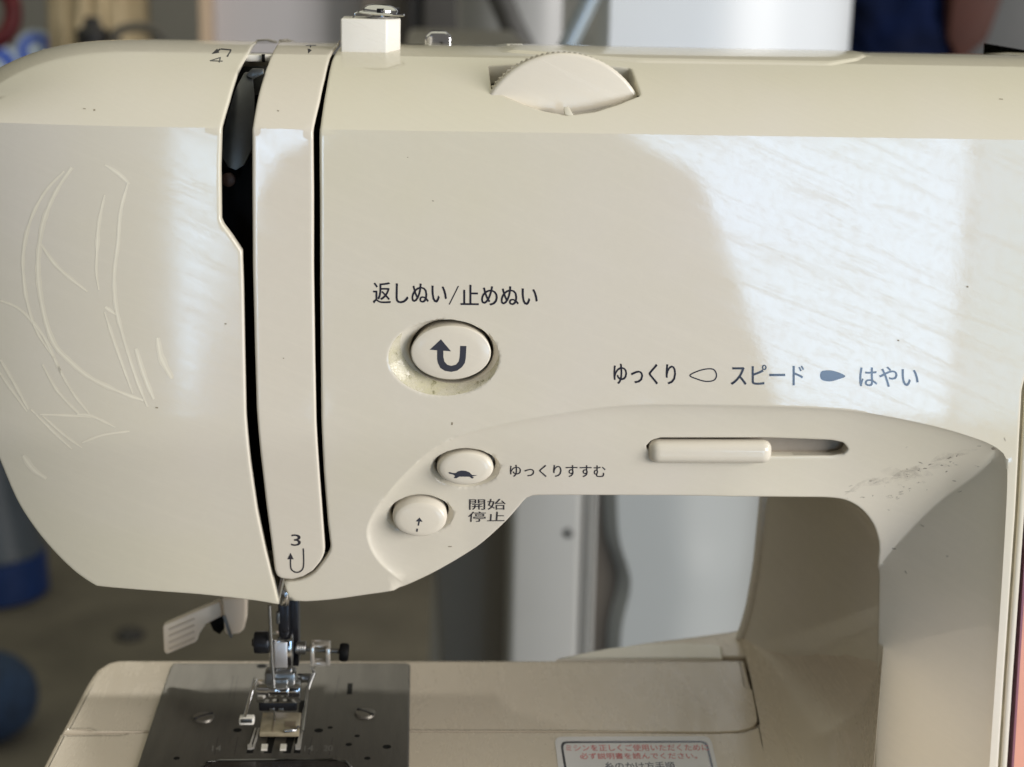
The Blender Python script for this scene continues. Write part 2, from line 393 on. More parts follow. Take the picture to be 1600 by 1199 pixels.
def shell(name, outer, holes, lines, mat, parent, back, rim=.5, gx=3.2, label=None, seam=None):
    """a moulded cover over S: outline in (x, s), rounded rim, edges turned back by back(x, s) -> target Y"""
    loops = [resample(outer, 1.6, True)]+[resample(h, .9, True) for h in holes]
    pts = []; edges = []
    def add(P, closed=True):
        i0 = len(pts); pts.extend(P.tolist())
        n = len(P)
        edges.extend([(i0+k, i0+(k+1) % n) for k in range(n if closed else n-1)])
    A = np.vstack(loops); B = np.vstack([np.roll(l, -1, 0) for l in loops])
    for l in loops: add(l)
    nb = len(pts)
    for l in loops:                             # rings just inside the rim
        d = np.roll(l, -1, 0)-np.roll(l, 1, 0); n = np.stack([-d[:, 1], d[:, 0]], 1)
        n /= np.maximum(1e-9, np.linalg.norm(n, axis=1))[:, None]
        for off in (.13, .32, .55, 1.0):
            for sg in (1, -1):
                q = l+n*sg*off*rim/.5
                ok = inside(q, loops[0])
                for h in loops[1:]: ok &= ~inside(q, h)
                dd = segdist(q, A, B); ok &= dd > off*rim/.5*.93
                pts.extend(q[ok].tolist())
    def clean(q, gap):
        ok = inside(q, loops[0])
        for h in loops[1:]: ok &= ~inside(q, h)
        return ok & (segdist(q, A, B) > gap)
    for ln in lines:
        ln = resample(ln, 1.5)
        d = np.gradient(ln, axis=0); n = np.stack([-d[:, 1], d[:, 0]], 1); n /= np.maximum(1e-9, np.linalg.norm(n, axis=1))[:, None]
        for off in (-.9, -.35, 0, .35, .9, 1.8, 3.2):
            for sg in ((1, -1) if off > 1 else (1,)):
                q = ln+n*off*sg; pts.extend(q[clean(q, 1.2)].tolist())
    x0, x1 = outer[:, 0].min(), outer[:, 0].max()
    rows = list(np.arange(-240, -5, gx))+[-3.2, -2.0, -1.3, -.7, -.3, 0, .3, .7, 1.3, 2.2]+list(np.arange(3.4, 30, 1.6))+list(np.arange(31, SMAX, 3))
    rows = [r for r in rows if outer[:, 1].min() < r < outer[:, 1].max()]
    gxs = np.arange(x0, x1, gx)
    G = np.array([(a+(.5*gx if k % 2 and abs(r) > 9 else 0), r) for k, r in enumerate(rows) for a in gxs])
    keep = clean(G, 1.4)
    if lines:
        LA = np.vstack([resample(l, 1.5)[:-1] for l in lines]); LB = np.vstack([resample(l, 1.5)[1:] for l in lines])
        dl = segdist(G, LA, LB); keep &= (dl > 1.0) | (np.abs(G[:, 1]) < 1.5)
    pts.extend(G[keep].tolist())
    V2, _, F2, ov, _, _ = delaunay_2d_cdt([Vector(p) for p in pts], edges, [], 0, 1e-4)
    V2 = np.array([(v.x, v.y) for v in V2])
    cen = np.array([V2[list(f)].mean(0) for f in F2])
    ok = inside(cen, loops[0])
    for h in loops[1:]: ok &= ~inside(cen, h)
    F2 = [tuple(f) for f, k in zip(F2, ok) if k]
    d = segdist(V2, A, B); P = S(V2[:, 0], V2[:, 1])
    n = normal_S(V2[:, 0], V2[:, 1])
    dd = np.clip(rim-d, 0, rim); drop = rim-np.sqrt(np.maximum(0, rim*rim-dd*dd))
    P = P-n*drop[:, None]
    # consistent winding towards the outside
    fl = []
    for f in F2:
        a, b, c = P[f[0]], P[f[1]], P[f[2]]
        g = np.cross(b-a, c-a)
        fl.append(f if g@n[f[0]] > 0 else f[::-1])
    cnt = {}
    for f in fl:
        for i in range(3):
            e = (f[i], f[(i+1) % 3]); cnt[tuple(sorted(e))] = cnt.get(tuple(sorted(e)), []) + [e]
    V = P.tolist(); new = {}
    def bk(i):
        if i not in new:
            yb = back(V2[i, 0], V2[i, 1], P[i]); q = P[i].copy()
            if np.isscalar(yb): q[1] = max(q[1]+.3, yb)
            else: q = np.array(yb)
            new[i] = len(V); V.append(q.tolist())
        return new[i]
    for e, lst in cnt.items():
        if len(lst) == 1:
            a, b = lst[0]; fl.append((b, a, bk(a), bk(b)))
    return link(name, V, fl, mat, parent, True, 40, label)

# ------------------------------------------------------------------ the sewing machine
HOME = Vector((0, .05, -.070))
machine = bpy.data.objects.new('sewing_machine', None); COL.objects.link(machine); machine.location = HOME
machine['label'] = 'ivory household sewing machine with buttons, speed slider and needle, filling the foreground'
machine['category'] = 'sewing machine'

# outlines in pixels of the photograph, laid on the surface S
LID = unproj([(800, 82), (1000, 98.5), (1180, 101), (1298, 103), (1340, 95), (1352, 89)])
slot1_left = [(388, 84), (372, 112), (357, 160), (346, 198), (344, 260), (345, 347), (361, 368), (378, 393), (380, 450), (382, 560), (384, 650), (391, 725), (402, 800), (415, 860), (430, 920), (436, 946)]
strip_left = [(418, 100), (403, 150), (394, 203), (394, 300), (395, 420), (398, 540), (401, 640), (408, 720), (416, 790), (424, 850), (429, 892), (434, 904)]
strip_right = [(516, 88), (508, 120), (499, 160), (489, 203), (490, 300), (490, 420), (492, 560), (494, 660), (499, 740), (505, 820), (508, 862), (503, 876), (490, 892), (474, 902), (455, 907), (434, 904)]
main_left = [(519, 92), (510, 135), (502, 185), (499, 215), (500, 320), (500, 430), (501, 560), (502, 650), (506, 740), (512, 815), (517, 858), (510, 872), (503, 881), (490, 897), (474, 906), (455, 911), (443, 910), (447, 925), (452, 940)]
main_bottom = [(452, 940), (480, 941), (520, 938), (570, 931), (618, 921), (650, 909), (690, 889), (743, 857), (784, 822), (809, 795), (820, 782), (830, 776), (850, 775)]
throat = [(850, 775), (950, 775), (1100, 776), (1250, 778), (1300, 779), (1325, 784), (1346, 797), (1362, 816), (1371, 838), (1374, 862), (1372, 905), (1370, 1000), (1366, 1199)]
head_bottom = [(436, 946), (400, 940), (350, 934), (300, 929), (220, 923), (150, 917), (120, 897), (88, 867), (55, 828), (25, 781), (0, 722)]
def up_over(p):                                 # continue a slot edge over the top to the back
    q = S(*p)[0]; return p
HB = unproj(head_bottom); S1 = unproj(slot1_left)
xl = HB[-1]
left_xs = np.array([[xl[0]-4.5, xl[1]+15], [xl[0]-8.5, xl[1]+36], [xl[0]-10.5, xl[1]+58], [xl[0]-10, xl[1]+84], [xl[0]-9, 3.0], [xl[0]-9, 12], [xl[0]-9, SMAX-2]])
head_out = np.vstack([smoothline(S1, 3)[::-1][0:1]*0+S1[-1:], smoothline(HB[:6], 3)[1:], smoothline(HB[5:], 3)[1:], left_xs,
                      [[S1[0, 0]+1.0, SMAX-2]], S1[:6], smoothline(S1[8:], 3)[:-1] if False else S1[6:-1]])
def back_head(x, s, p):
    d1 = np.interp(s, S1[::-1, 1], S1[::-1, 0])
    if abs(x-d1) < 1.5 and s > S1[-1, 1]+.5: return p[1]+2.6
    return 104.0
head = shell('face_cover', head_out, [], [], HEADP, machine, back_head, .55)

SL = unproj(strip_left); SR = unproj(strip_right)
top_l = np.array([[SL[0, 0]+.6, SL[0, 1]+16], [SL[0, 0]+.6, SMAX-2]]); top_r = np.array([[SR[0, 0]+1.2, SR[0, 1]+16], [SR[0, 0]+1.6, SMAX-2]])
strip_out = np.vstack([top_l[::-1], SL[:-1], SR[::-1], top_r])
strip = shell('thread_guide_cover', strip_out, [], [], STRIP, machine, lambda x, s, p: p[1]+3.0, .6, 2.6)

ML = unproj(main_left); MB_ = unproj(main_bottom); TH = unproj(throat)
th_end = TH[-1]+(TH[-1]-TH[-2])*.25
sbot = -ZC-45
TH = np.vstack([TH, [[TH[-1, 0]-.3, sbot]]])
RE = unproj([(1551, 1330), (1560, 1199), (1569, 1060), (1587, 800), (1597, 610), (1645, 420), (1730, 235)])
re = np.vstack([[[RE[0, 0]-2, sbot]], RE, [[RE[-1, 0]+.6, 4], [RE[-1, 0]+.6, SMAX-2]]])
main_out = np.vstack([ML[:-1], smoothline(MB_, 3)[:-1], smoothline(TH[:-3], 3), TH[-2:], re, [[ML[0, 0]+1.8, SMAX-2], [ML[0, 0]+1.4, ML[0, 1]+16]]])
def ellipse_xs(k, f=1.0, n=72):
    _, _, ic, ia, _ = DISHES[k]
    t = np.linspace(0, 2*math.pi, n, endpoint=False)
    return ic+np.stack([np.cos(t), np.sin(t)], 1)*ia*f
def between(k, f, n=72):
    oc, oa, ic, ia, _ = DISHES[k]; t = np.linspace(0, 2*math.pi, n)
    return (oc+np.stack([np.cos(t), np.sin(t)], 1)*oa)*(1-f)+(ic+np.stack([np.cos(t), np.sin(t)], 1)*ia)*f
slider_hole = unproj(smoothline([(1032, 685), (1200, 685), (1300, 689), (1318, 693), (1325, 703), (1318, 711), (1300, 714), (1200, 714), (1034, 714), (1016, 709), (1009, 699), (1018, 689)], 1, True))
dial_hole = unproj([(764, 103), (766, 120), (768, 138), (790, 150), (820, 163), (850, 173), (876, 177.5), (879, 179), (895, 179), (900, 178), (930, 174), (965, 163), (1000, 149), (993, 128), (985, 107), (960, 104), (930, 101), (860, 97), (800, 101)])
valley = []
for sv_ in np.arange(ARC[-1, 1]-2, ARC[-1, 1]-60, -1.5):
    xs_ = np.linspace(XK1-45, RIDGE[:, 0].max(), 500); dv, nr_, in_ = depth_extra(xs_, np.full(500, sv_), True)
    k_ = np.where((dv[:-1] < 0) & (dv[1:] >= 0) & in_[:-1])[0]
    if len(k_): valley.append((xs_[nr_][k_[0]], sv_))
valley = np.array(valley)
DHM = float(unproj([(886, 146)])[0][1])
holes = [ellipse_xs(0), ellipse_xs(1), ellipse_xs(2), slider_hole, dial_hole]
lines = [ARC, RIDGE, valley, LID]+[between(k, f) for k in range(3) for f in ((0.0, .08, .3, .6, .9) if k == 0 else (0.0, .3, .7))]
RE_X = re[:, 0].min()
def back_main(x, s, p):
    for h in holes[:3]:
        if segdist(np.array([[x, s]]), h, np.roll(h, -1, 0))[0] < .25: return p[1]+5
    if segdist(np.array([[x, s]]), slider_hole, np.roll(slider_hole, -1, 0))[0] < .3: return p[1]+4.5
    if segdist(np.array([[x, s]]), dial_hole, np.roll(dial_hole, -1, 0))[0] < .3: return np.array([x, p[1]+1.2, p[2]-4.2]) if s > DHM else p[1]+5
    if segdist(np.array([[x, s]]), ML[:-1], ML[1:])[0] < .3: return p[1]+2.6
    if segdist(np.array([[x, s]]), TH[:-1], TH[1:])[0] < .3 or segdist(np.array([[x, s]]), MB_[:-1], MB_[1:])[0] < .4:
        return p[1]+.12
    return 104.0
main = shell('arm_housing', main_out, holes, lines, IVORY, machine, back_main, .55)

# throat lining: underside of the arm, inner wall of the column, sweeping back from the opening's edge
front_xs = np.vstack([resample(smoothline(MB_, 3), 2.5), resample(smoothline(TH[:-3], 4), 1.8)[1:], resample(TH[-3:], 4)[1:]])
FR = S(front_xs[:, 0], front_xs[:, 1])-.5*normal_S(front_xs[:, 0], front_xs[:, 1]); FR[:, 1] += .1
YB = 100.0
bw = [at(*p, YB) for p in ((1197, 760), (1195, 800), (1190, 850), (1183, 900), (1174, 950), (1164, 985), (1158, 999))]
wz = np.array([b[2] for b in bw]); wx = np.array([b[0] for b in bw])
lip = TH[4, 0]
BK = FR.copy()
for i in range(len(FR)):
    x, y, z = FR[i]
    f = np.clip((x-FR[:, 0].max()+26)/24, 0, 1)
    wall = np.interp(-z, -wz, wx)
    tz = np.clip((z-0)/max(1, FR[-1, 2]-FR[-1, 2]+80), 0, 1)
    BK[i] = (min(x, wall) if x > wall-1 else x, YB, z)
V = []; Fc = []; n = len(FR); NS = 14
for j in range(NS+1):
    t = j/NS
    P = FR*(1-t)+BK*t
    # the wall flares out near the bottom into the bed
    V.extend(P.tolist())
for j in range(NS):
    for i in range(n-1): Fc.append((j*n+i, (j+1)*n+i, (j+1)*n+i+1, j*n+i+1))
# rolled rear edge
for k in range(1, 6):
    a = k/5*math.pi/2
    P = BK.copy(); P[:, 1] += 2.2*math.sin(a); P[:, 0] += 2.2*(1-math.cos(a))*(np.arange(n) > n*.6); P[:, 2] += 2.2*(1-math.cos(a))*(np.arange(n) <= n*.6)
    base = len(V); V.extend(P.tolist())
    for i in range(n-1): Fc.append((base-n+i, base+i, base+i+1, base-n+i+1))
link('throat_lining', V, Fc, IVORY, machine, True, 60)
wi = [i for i in range(n) if BK[i, 0] > BK[:, 0].max()-45 and BK[i, 2] < BK[:, 2].max()-.2 and BK[i, 2] > -3]
bm = bmesh.new(); add_tube(bm, [BK[i]+np.array([-.2, .8, 0]) for i in wi if BK[i, 0] > wx.min()-4], 1.7, 12); from_bm('rim_highlight', bm, PALE, machine)  # pale tube puts the lit rear edge's highlight into the colour
# rear closing wall of arm and column
bm = bmesh.new()
xr = re[-1, 0]; xlft = left_xs[3, 0]
za = float(at(800, 775, 0)[2])
add_box(bm, (xlft+6, 101, float(S(*HB[3])[0][2])+2), (FR[20, 0], 103.6, ZC+12)); add_box(bm, (FR[20, 0]+.01, 101.01, za+4), (xr-2, 103.61, ZC+12.01))
add_box(bm, (wx.max()+6, 103, -60), (xr-6, 106, za+3.9))
from_bm('rear_cover', bm, IVORY, machine)

# dark works seen through the two slots
bm = bmesh.new()
xa, xb = float(at(322, 300, 12)[0]), float(at(545, 300, 12)[0])
rows = [p for p in np.linspace(float(SL[-1, 1])+3, 60, 50)]
Vv = []
for s in rows:
    for x in (xa, xb):
        p = S(x, s)[0]; nn = normal_S(np.array([x]), np.array([s]))[0]
        off = 15 if x == xa else 13
        Vv.append((x, p[1]+(off if s < 20 else off*.6), p[2]-(0 if s < 0 else off*.5)))
Fv = [(2*i, 2*i+1, 2*i+3, 2*i+2) for i in range(len(rows)-1)]
link('inner_frame', Vv, Fv, BLACK, machine)
# take-up lever and the white stop at the slot's top
lev = [at(*p, 9) for p in ((388, 117), (394, 150), (396, 195), (393, 235), (382, 258), (369, 266), (356, 262), (347, 248), (346, 215), (352, 180), (364, 140), (376, 118))]
lev = [p+np.array([0, (p[2]-lev[5][2])*.36, 0]) for p in lev]
bm = bmesh.new(); add_prism(bm, lev, (0, 1.6, 0), .25); from_bm('take_up_lever', bm, LEVERM, machine)
bm = bmesh.new(); add_prism(bm, [at(*p, 16) for p in ((383, 118), (393, 108), (411, 108), (412, 116), (396, 124))], (0, 2, 0), .2); from_bm('take_up_hook', bm, LEVERM, machine)
bm = bmesh.new()
o0 = at(384, 84, 34); o1 = at(432, 96, 34)
add_box(bm, (o0[0], 30, o1[2]), (o1[0], 36, o0[2]), .4)
from_bm('slot_stop', bm, PALE, machine)
bm = bmesh.new(); a0 = at(409, 85, 29.6); a1 = at(414, 97, 29.6); add_box(bm, (a0[0], 29.2, a1[2]), (a1[0], 30.4, a0[2])); from_bm('thread_notch', bm, BLACK, machine)
bm = bmesh.new(); c = at(357, 281, 8.5); add_lathe(bm, c, (0, -1, 0), [(-1, 1.8), (.6, 1.8), (1, 1.2)], 16); from_bm('inner_pin', bm, simple('rust_brown', (.05, .025, .018), .5, .3), machine)

# ------------------------------------------------------------------ decals laid on the real surfaces
def bvh_of(o):
    me = o.data; off = np.array(o.matrix_world.translation) if False else np.zeros(3)
    return BVHTree.FromPolygons([Vector(v.co)/MM for v in me.vertices], [tuple(p.vertices) for p in me.polygons])
def cast(bv, px, py, off=.05):
    d = Vector(ray(px, py)).normalized()
    h, nn, _, _ = bv.ray_cast(Vector(CAM), d)
    if h is None: return None
    if nn.dot(d) > 0: nn = -nn
    return np.array(h+nn*off)
def decal(name, polys, bv, mat, parent, off=.06, label=None):
    """filled outlines given in pixels, laid on a surface"""
    V, Fc = [], []
    for poly in polys:
        poly = np.asarray(poly, float)
        n = len(poly)
        v2, _, f2, *_ = delaunay_2d_cdt([Vector(p) for p in poly], [(k, (k+1) % n) for k in range(n)], [], 1, 1e-5)
        P = [cast(bv, v.x, v.y, off) for v in v2]
        if any(p is None for p in P): continue
        b = len(V); V.extend(P); Fc.extend([tuple(b+i for i in f) for f in f2])
    Fc = [f if (np.cross(V[f[1]]-V[f[0]], V[f[2]]-V[f[0]])[1] < 0) else f[::-1] for f in Fc]
    return link(name, V, Fc, mat, parent, False, label=label)
def stroke(pts, w, closed=False):
    """polygons for a line of width w (pixels); w may be a list"""
    P = np.asarray(pts, float); n = len(P); out = []
    if closed: P = np.vstack([P, P[:2]])
    d = np.gradient(P, axis=0); nr = np.stack([-d[:, 1], d[:, 0]], 1); nr /= np.maximum(1e-9, np.linalg.norm(nr, axis=1))[:, None]
    W = (np.full(len(P), w) if np.isscalar(w) else np.asarray(w))[:, None]/2
    A, B = P+nr*W, P-nr*W
    m = len(P)-1 if not closed else n
    return [np.array([A[i], A[i+1], B[i+1], B[i]]) for i in range(m)]
def ribbon(name, lines, bv, mat, parent, off=.05, label=None):
    V, Fc = [], []
    for P, w in lines:
        P = np.asarray(P, float)
        d = np.gradient(P, axis=0); nr = np.stack([-d[:, 1], d[:, 0]], 1); nr /= np.maximum(1e-9, np.linalg.norm(nr, axis=1))[:, None]
        W = np.broadcast_to(np.asarray(w, float), (len(P),))[:, None]/2
        prev = None
        for a, b in zip(P+nr*W, P-nr*W):
            A, B = cast(bv, *a, off), cast(bv, *b, off)
            if A is None or B is None: prev = None; continue
            i = len(V); V.extend([A, B])
            if prev is not None: Fc.append((prev, prev+1, i+1, i))
            prev = i
    Fc = [f if (np.cross(V[f[1]]-V[f[0]], V[f[2]]-V[f[0]])@(CAM-V[f[0]]) > 0) else f[::-1] for f in Fc]
    return link(name, V, Fc, mat, parent, True, label=label)
def text_mesh(body):
    c = bpy.data.curves.new('lettering', 'FONT'); c.body = body; c.resolution_u = 3
    o = bpy.data.objects.new('lettering', c); COL.objects.link(o)
    dg = bpy.context.evaluated_depsgraph_get(); me = bpy.data.meshes.new_from_object(o.evaluated_get(dg))
    V = np.array([v.co[:2] for v in me.vertices]); Fc = [tuple(p.vertices) for p in me.polygons]
    bpy.data.objects.remove(o); bpy.data.curves.remove(c); bpy.data.meshes.remove(me)
    return V, Fc
def lettering(body, quad, bv, mat, parent, off=.06, bold=0.0):
    """quad: pixel corners (top-left, top-right, bottom-right, bottom-left) of the ink's bounding box"""
    V, Fc = text_mesh(body)
    lo, hi = V.min(0), V.max(0); U = (V-lo)/(hi-lo)
    tl, tr, br, bl = [np.array(q, float) for q in quad]
    P = [tl*(1-u)*v+tr*u*v+br*u*(1-v)+bl*(1-u)*(1-v) for u, v in U]
    Q = []; F0 = Fc; Fc = []; hgt = abs(bl[1]-tl[1])
    for k, (dx, dy) in enumerate(((-.011*hgt, 0), (.011*hgt, .008*hgt))):
        q_ = [cast(bv, p[0]+dx, p[1]+dy, off+.006*k) for p in P]; q_ = [q if q is not None else q_[0] for q in q_]
        Fc += [tuple(i+len(Q) for i in f) for f in F0]; Q += q_
    Fc = [f if (np.cross(Q[f[1]]-Q[f[0]], Q[f[2]]-Q[f[0]])@(CAM-Q[f[0]]) > 0) else f[::-1] for f in Fc]
    o = link('lettering', Q, Fc, mat, parent, False)
    return o
bv_main, bv_head, bv_strip = bvh_of(main), bvh_of(head), bvh_of(strip)

lettering('返しぬい', [(583, 441), (698, 442), (698, 475), (583, 474)], bv_main, INK, main)
ribbon('printed_slash', [(np.array([(716.5, 447), (702, 476)]), 1.7)], bv_main, INK, main, .06)
lettering('止めぬい', [(720, 445), (840, 446), (840, 478), (720, 477)], bv_main, INK, main)
lettering('ゆっくり', [(959, 568), (1056, 569), (1056, 601), (959, 600)], bv_main, INK, main)
lettering('スピード', [(1142, 570), (1256, 570), (1256, 602), (1142, 602)], bv_main, INK, main)
lettering('はやい', [(1343, 573), (1435, 573), (1435, 605), (1343, 604)], bv_main, INKB, main)
lettering('ゆっくりすすむ', [(797, 726), (946, 727), (946, 746), (797, 745)], bv_main, INK, main)
lettering('開始', [(733, 779.5), (790, 779.5), (790, 796.5), (733, 796.5)], bv_main, INK, main)
lettering('停止', [(732, 799.5), (789, 799.5), (788, 815), (731, 815.5)], bv_main, INK, main)
drop = smoothline([(1078, 587), (1088, 581), (1102, 577), (1114, 577), (1119, 583), (1119, 590), (1114, 595), (1102, 596), (1088, 592)], 4, True)
ribbon('slow_symbol', [(np.vstack([drop, drop[:2]]), 1.9)], bv_main, INK, main, .06)
decal('fast_symbol', [smoothline([(1282, 583), (1286, 579.5), (1298, 579), (1310, 582), (1321, 588), (1310, 593), (1298, 596), (1287, 595), (1282, 591)], 4, True)], bv_main, INKB, main)
lettering('3', [(455, 835), (470, 835), (470, 853), (455, 853)], bv_strip, INK, strip)
uarc = [(474, 857), (474.5, 870), (474.5, 882), (473, 889), (469, 893), (464, 894.5), (459, 893), (455, 889), (454, 882), (454, 872)]
ribbon('threading_arrow', [(resample(smoothline(uarc, 4), 1.2), 2.2), (np.array([(454, 874), (454, 864)]), [10, .2])], bv_strip, INK, strip, .06)
ribbon('printed_four', [(np.array([(344.5, 90.2), (329, 95.2)]), 1.5), (np.array([(328, 95.3), (348, 96)]), 1.4), (np.array([(344.5, 89.6), (342.5, 98)]), 1.9)], bv_head, INK, head, .06)
ribbon('threading_arrow', [(np.array([(355, 89), (361, 79)]), 2.6), (np.array([(361.5, 78.5), (345, 77)]), 2.0), (np.array([(344, 77), (340, 80.5)]), 2.4), (np.array([(341, 79.5), (331, 84.5)]), [7.0, .3])], bv_head, INK, head, .06)
ribbon('threading_arrow', [(np.array([(478, 71.4), (494, 71.2)]), 1.3), (np.array([(485.5, 72), (483, 80)]), 2.2), (np.array([(484, 77.5), (481.5, 84)]), [7, .3])], bv_strip, INK, strip, .06)

# curved bright reflections painted as pale lines on the rounded head; wear: chips, dark scuffs by the column
REFL_PX = [([(100, 268), (70, 300), (47, 345), (36, 395), (37, 440), (44, 480), (58, 520), (84, 560)], 3), ([(112, 262), (88, 298), (68, 345), (60, 395), (60, 440), (70, 498), (84, 537), (104, 560), (140, 590), (190, 614), (224, 626)], 4.2),
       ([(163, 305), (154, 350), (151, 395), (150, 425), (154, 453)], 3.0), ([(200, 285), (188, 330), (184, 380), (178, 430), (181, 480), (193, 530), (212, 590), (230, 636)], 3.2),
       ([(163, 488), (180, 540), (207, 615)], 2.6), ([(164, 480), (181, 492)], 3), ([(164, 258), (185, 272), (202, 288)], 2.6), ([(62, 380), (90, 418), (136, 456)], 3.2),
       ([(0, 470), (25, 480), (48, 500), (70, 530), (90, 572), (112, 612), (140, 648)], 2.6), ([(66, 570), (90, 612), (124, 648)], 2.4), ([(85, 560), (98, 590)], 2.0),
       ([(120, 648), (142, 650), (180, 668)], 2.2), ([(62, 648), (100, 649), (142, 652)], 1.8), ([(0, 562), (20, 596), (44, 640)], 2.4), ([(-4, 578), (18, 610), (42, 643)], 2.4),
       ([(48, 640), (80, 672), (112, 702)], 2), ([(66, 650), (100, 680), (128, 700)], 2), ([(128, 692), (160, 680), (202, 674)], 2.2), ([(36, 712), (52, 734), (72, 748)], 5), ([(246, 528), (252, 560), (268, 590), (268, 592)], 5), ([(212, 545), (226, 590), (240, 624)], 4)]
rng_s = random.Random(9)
for L, w in REFL_PX:
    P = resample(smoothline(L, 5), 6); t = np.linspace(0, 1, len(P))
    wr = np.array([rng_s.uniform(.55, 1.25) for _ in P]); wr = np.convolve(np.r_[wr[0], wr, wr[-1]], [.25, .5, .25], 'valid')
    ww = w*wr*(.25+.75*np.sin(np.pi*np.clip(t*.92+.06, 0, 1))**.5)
    ribbon('reflection_line', [(P, ww*.8)], bv_head, REFLINE, head, .05)
    ribbon('reflection_line', [(P+[.5, 0], ww*2.3)], bv_head, SOFTPALE, head, .03)
rng = random.Random(4)
sc = []
for k in range(58):
    t = rng.random(); x = 1330+t*190+rng.gauss(0, 22); y = 772-t*62+rng.gauss(0, 15)+8
    if k > 60: x, y = 1290+rng.random()*90, 768-rng.random()*16
    L = rng.uniform(1.5, 9); a = rng.gauss(-.12, .22)
    if not (1285 < x < 1555): continue
    P = np.array([(x+L*q*math.cos(a), y+L*q*math.sin(a)+rng.gauss(0, .4)) for q in (-.5, -.1, .3, .5)])
    sc.append((P, [.2, rng.uniform(.6, 1.8), rng.uniform(.5, 1.3), .2]))
sc += [(np.array([(1358, 752), (1361, 751.5), (1365, 752)]), [1, 3, .8]), (np.array([(1549, 701), (1552, 701), (1556, 702)]), [1.5, 3.6, 1]), (np.array([(1480, 868), (1480.6, 871)]), [3.5, 2]),
       (np.array([(1394, 857), (1400, 858)]), [1.5, 2]), (np.array([(1437, 820), (1444, 823)]), [2.5, 1]), (np.array([(1414, 892), (1417, 897)]), [2, .8]), (np.array([(1571, 690), (1569, 684)]), [1, 2])]
for P_, w_ in sc: ribbon('scuff_mark', [(P_, np.array(w_)*1.25)], bv_main, SMUDGE, main, .04)
for x0, y0, x1, y1, w0 in [(1320+q*14+rng.gauss(0, 8), 770-q*4.6+rng.gauss(0, 9), 1375+q*14, 758-q*4.6+rng.gauss(0, 6), rng.uniform(5, 16)) for q in range(12)]:
    P_ = resample(np.array([(x0, y0), ((x0+x1)/2, (y0+y1)/2-4), (x1, y1)], float), 6); t_ = np.linspace(0, 1, len(P_))
    ribbon('dirt_smear', [(P_, w0*np.sin(np.pi*np.clip(t_, .03, .97)))], bv_main, FAINT, main, .03)
chips = [(np.array([(x, y), (x+l, y+.4)]), w) for x, y, l, w in ((1510, 448, 3, 2.6), (1402, 532, 3, 2), (146, 172, 3, 2.4), (130, 170, 4, 1.4), (705, 662, 2.5, 4), (675, 314, 3, 1.3), (636, 246, 2, 1), (351, 506, 3, 2), (243, 637, 4, 2), (700, 854, 6, 1.4), (1561, 155, 6, 1.2), (1090, 52, 2, 2), (565, 330, 2, 2))]
for c_ in chips[:2]+chips[4:7]+chips[9:11]: ribbon('dirt_speck', [c_], bv_main, GROOVE, main, .04)
for c_ in chips[2:4]+chips[7:9]: ribbon('dirt_speck', [c_], bv_head, GROOVE, head, .04)
for c_ in ((np.array([(433, 173), (436, 174)]), 1.6), (np.array([(442, 560), (444, 560)]), 1.6)): ribbon('dirt_speck', [c_], bv_strip, GROOVE, strip, .04)

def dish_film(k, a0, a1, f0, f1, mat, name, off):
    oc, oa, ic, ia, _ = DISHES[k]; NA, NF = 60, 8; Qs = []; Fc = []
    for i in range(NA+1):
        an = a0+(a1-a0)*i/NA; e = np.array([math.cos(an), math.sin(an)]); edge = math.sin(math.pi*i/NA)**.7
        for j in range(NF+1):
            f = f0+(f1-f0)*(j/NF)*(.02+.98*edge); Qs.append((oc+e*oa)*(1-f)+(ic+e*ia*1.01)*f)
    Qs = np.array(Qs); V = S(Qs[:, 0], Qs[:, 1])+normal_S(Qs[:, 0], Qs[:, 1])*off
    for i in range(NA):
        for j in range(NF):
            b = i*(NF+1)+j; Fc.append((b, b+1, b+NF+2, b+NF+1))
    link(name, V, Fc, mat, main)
dish_film(0, R(140), R(365), .06, .96, GRIME, 'dish_grime', .035)
dish_film(0, R(165), R(330), .10, .95, MOULD, 'dish_mould', .06)
dish_film(1, R(190), R(340), .1, .9, SOFTPALE, 'dish_pale', .03); dish_film(2, R(190), R(340), .1, .9, SOFTPALE, 'dish_pale', .03)  # paler film low in the two small dishes
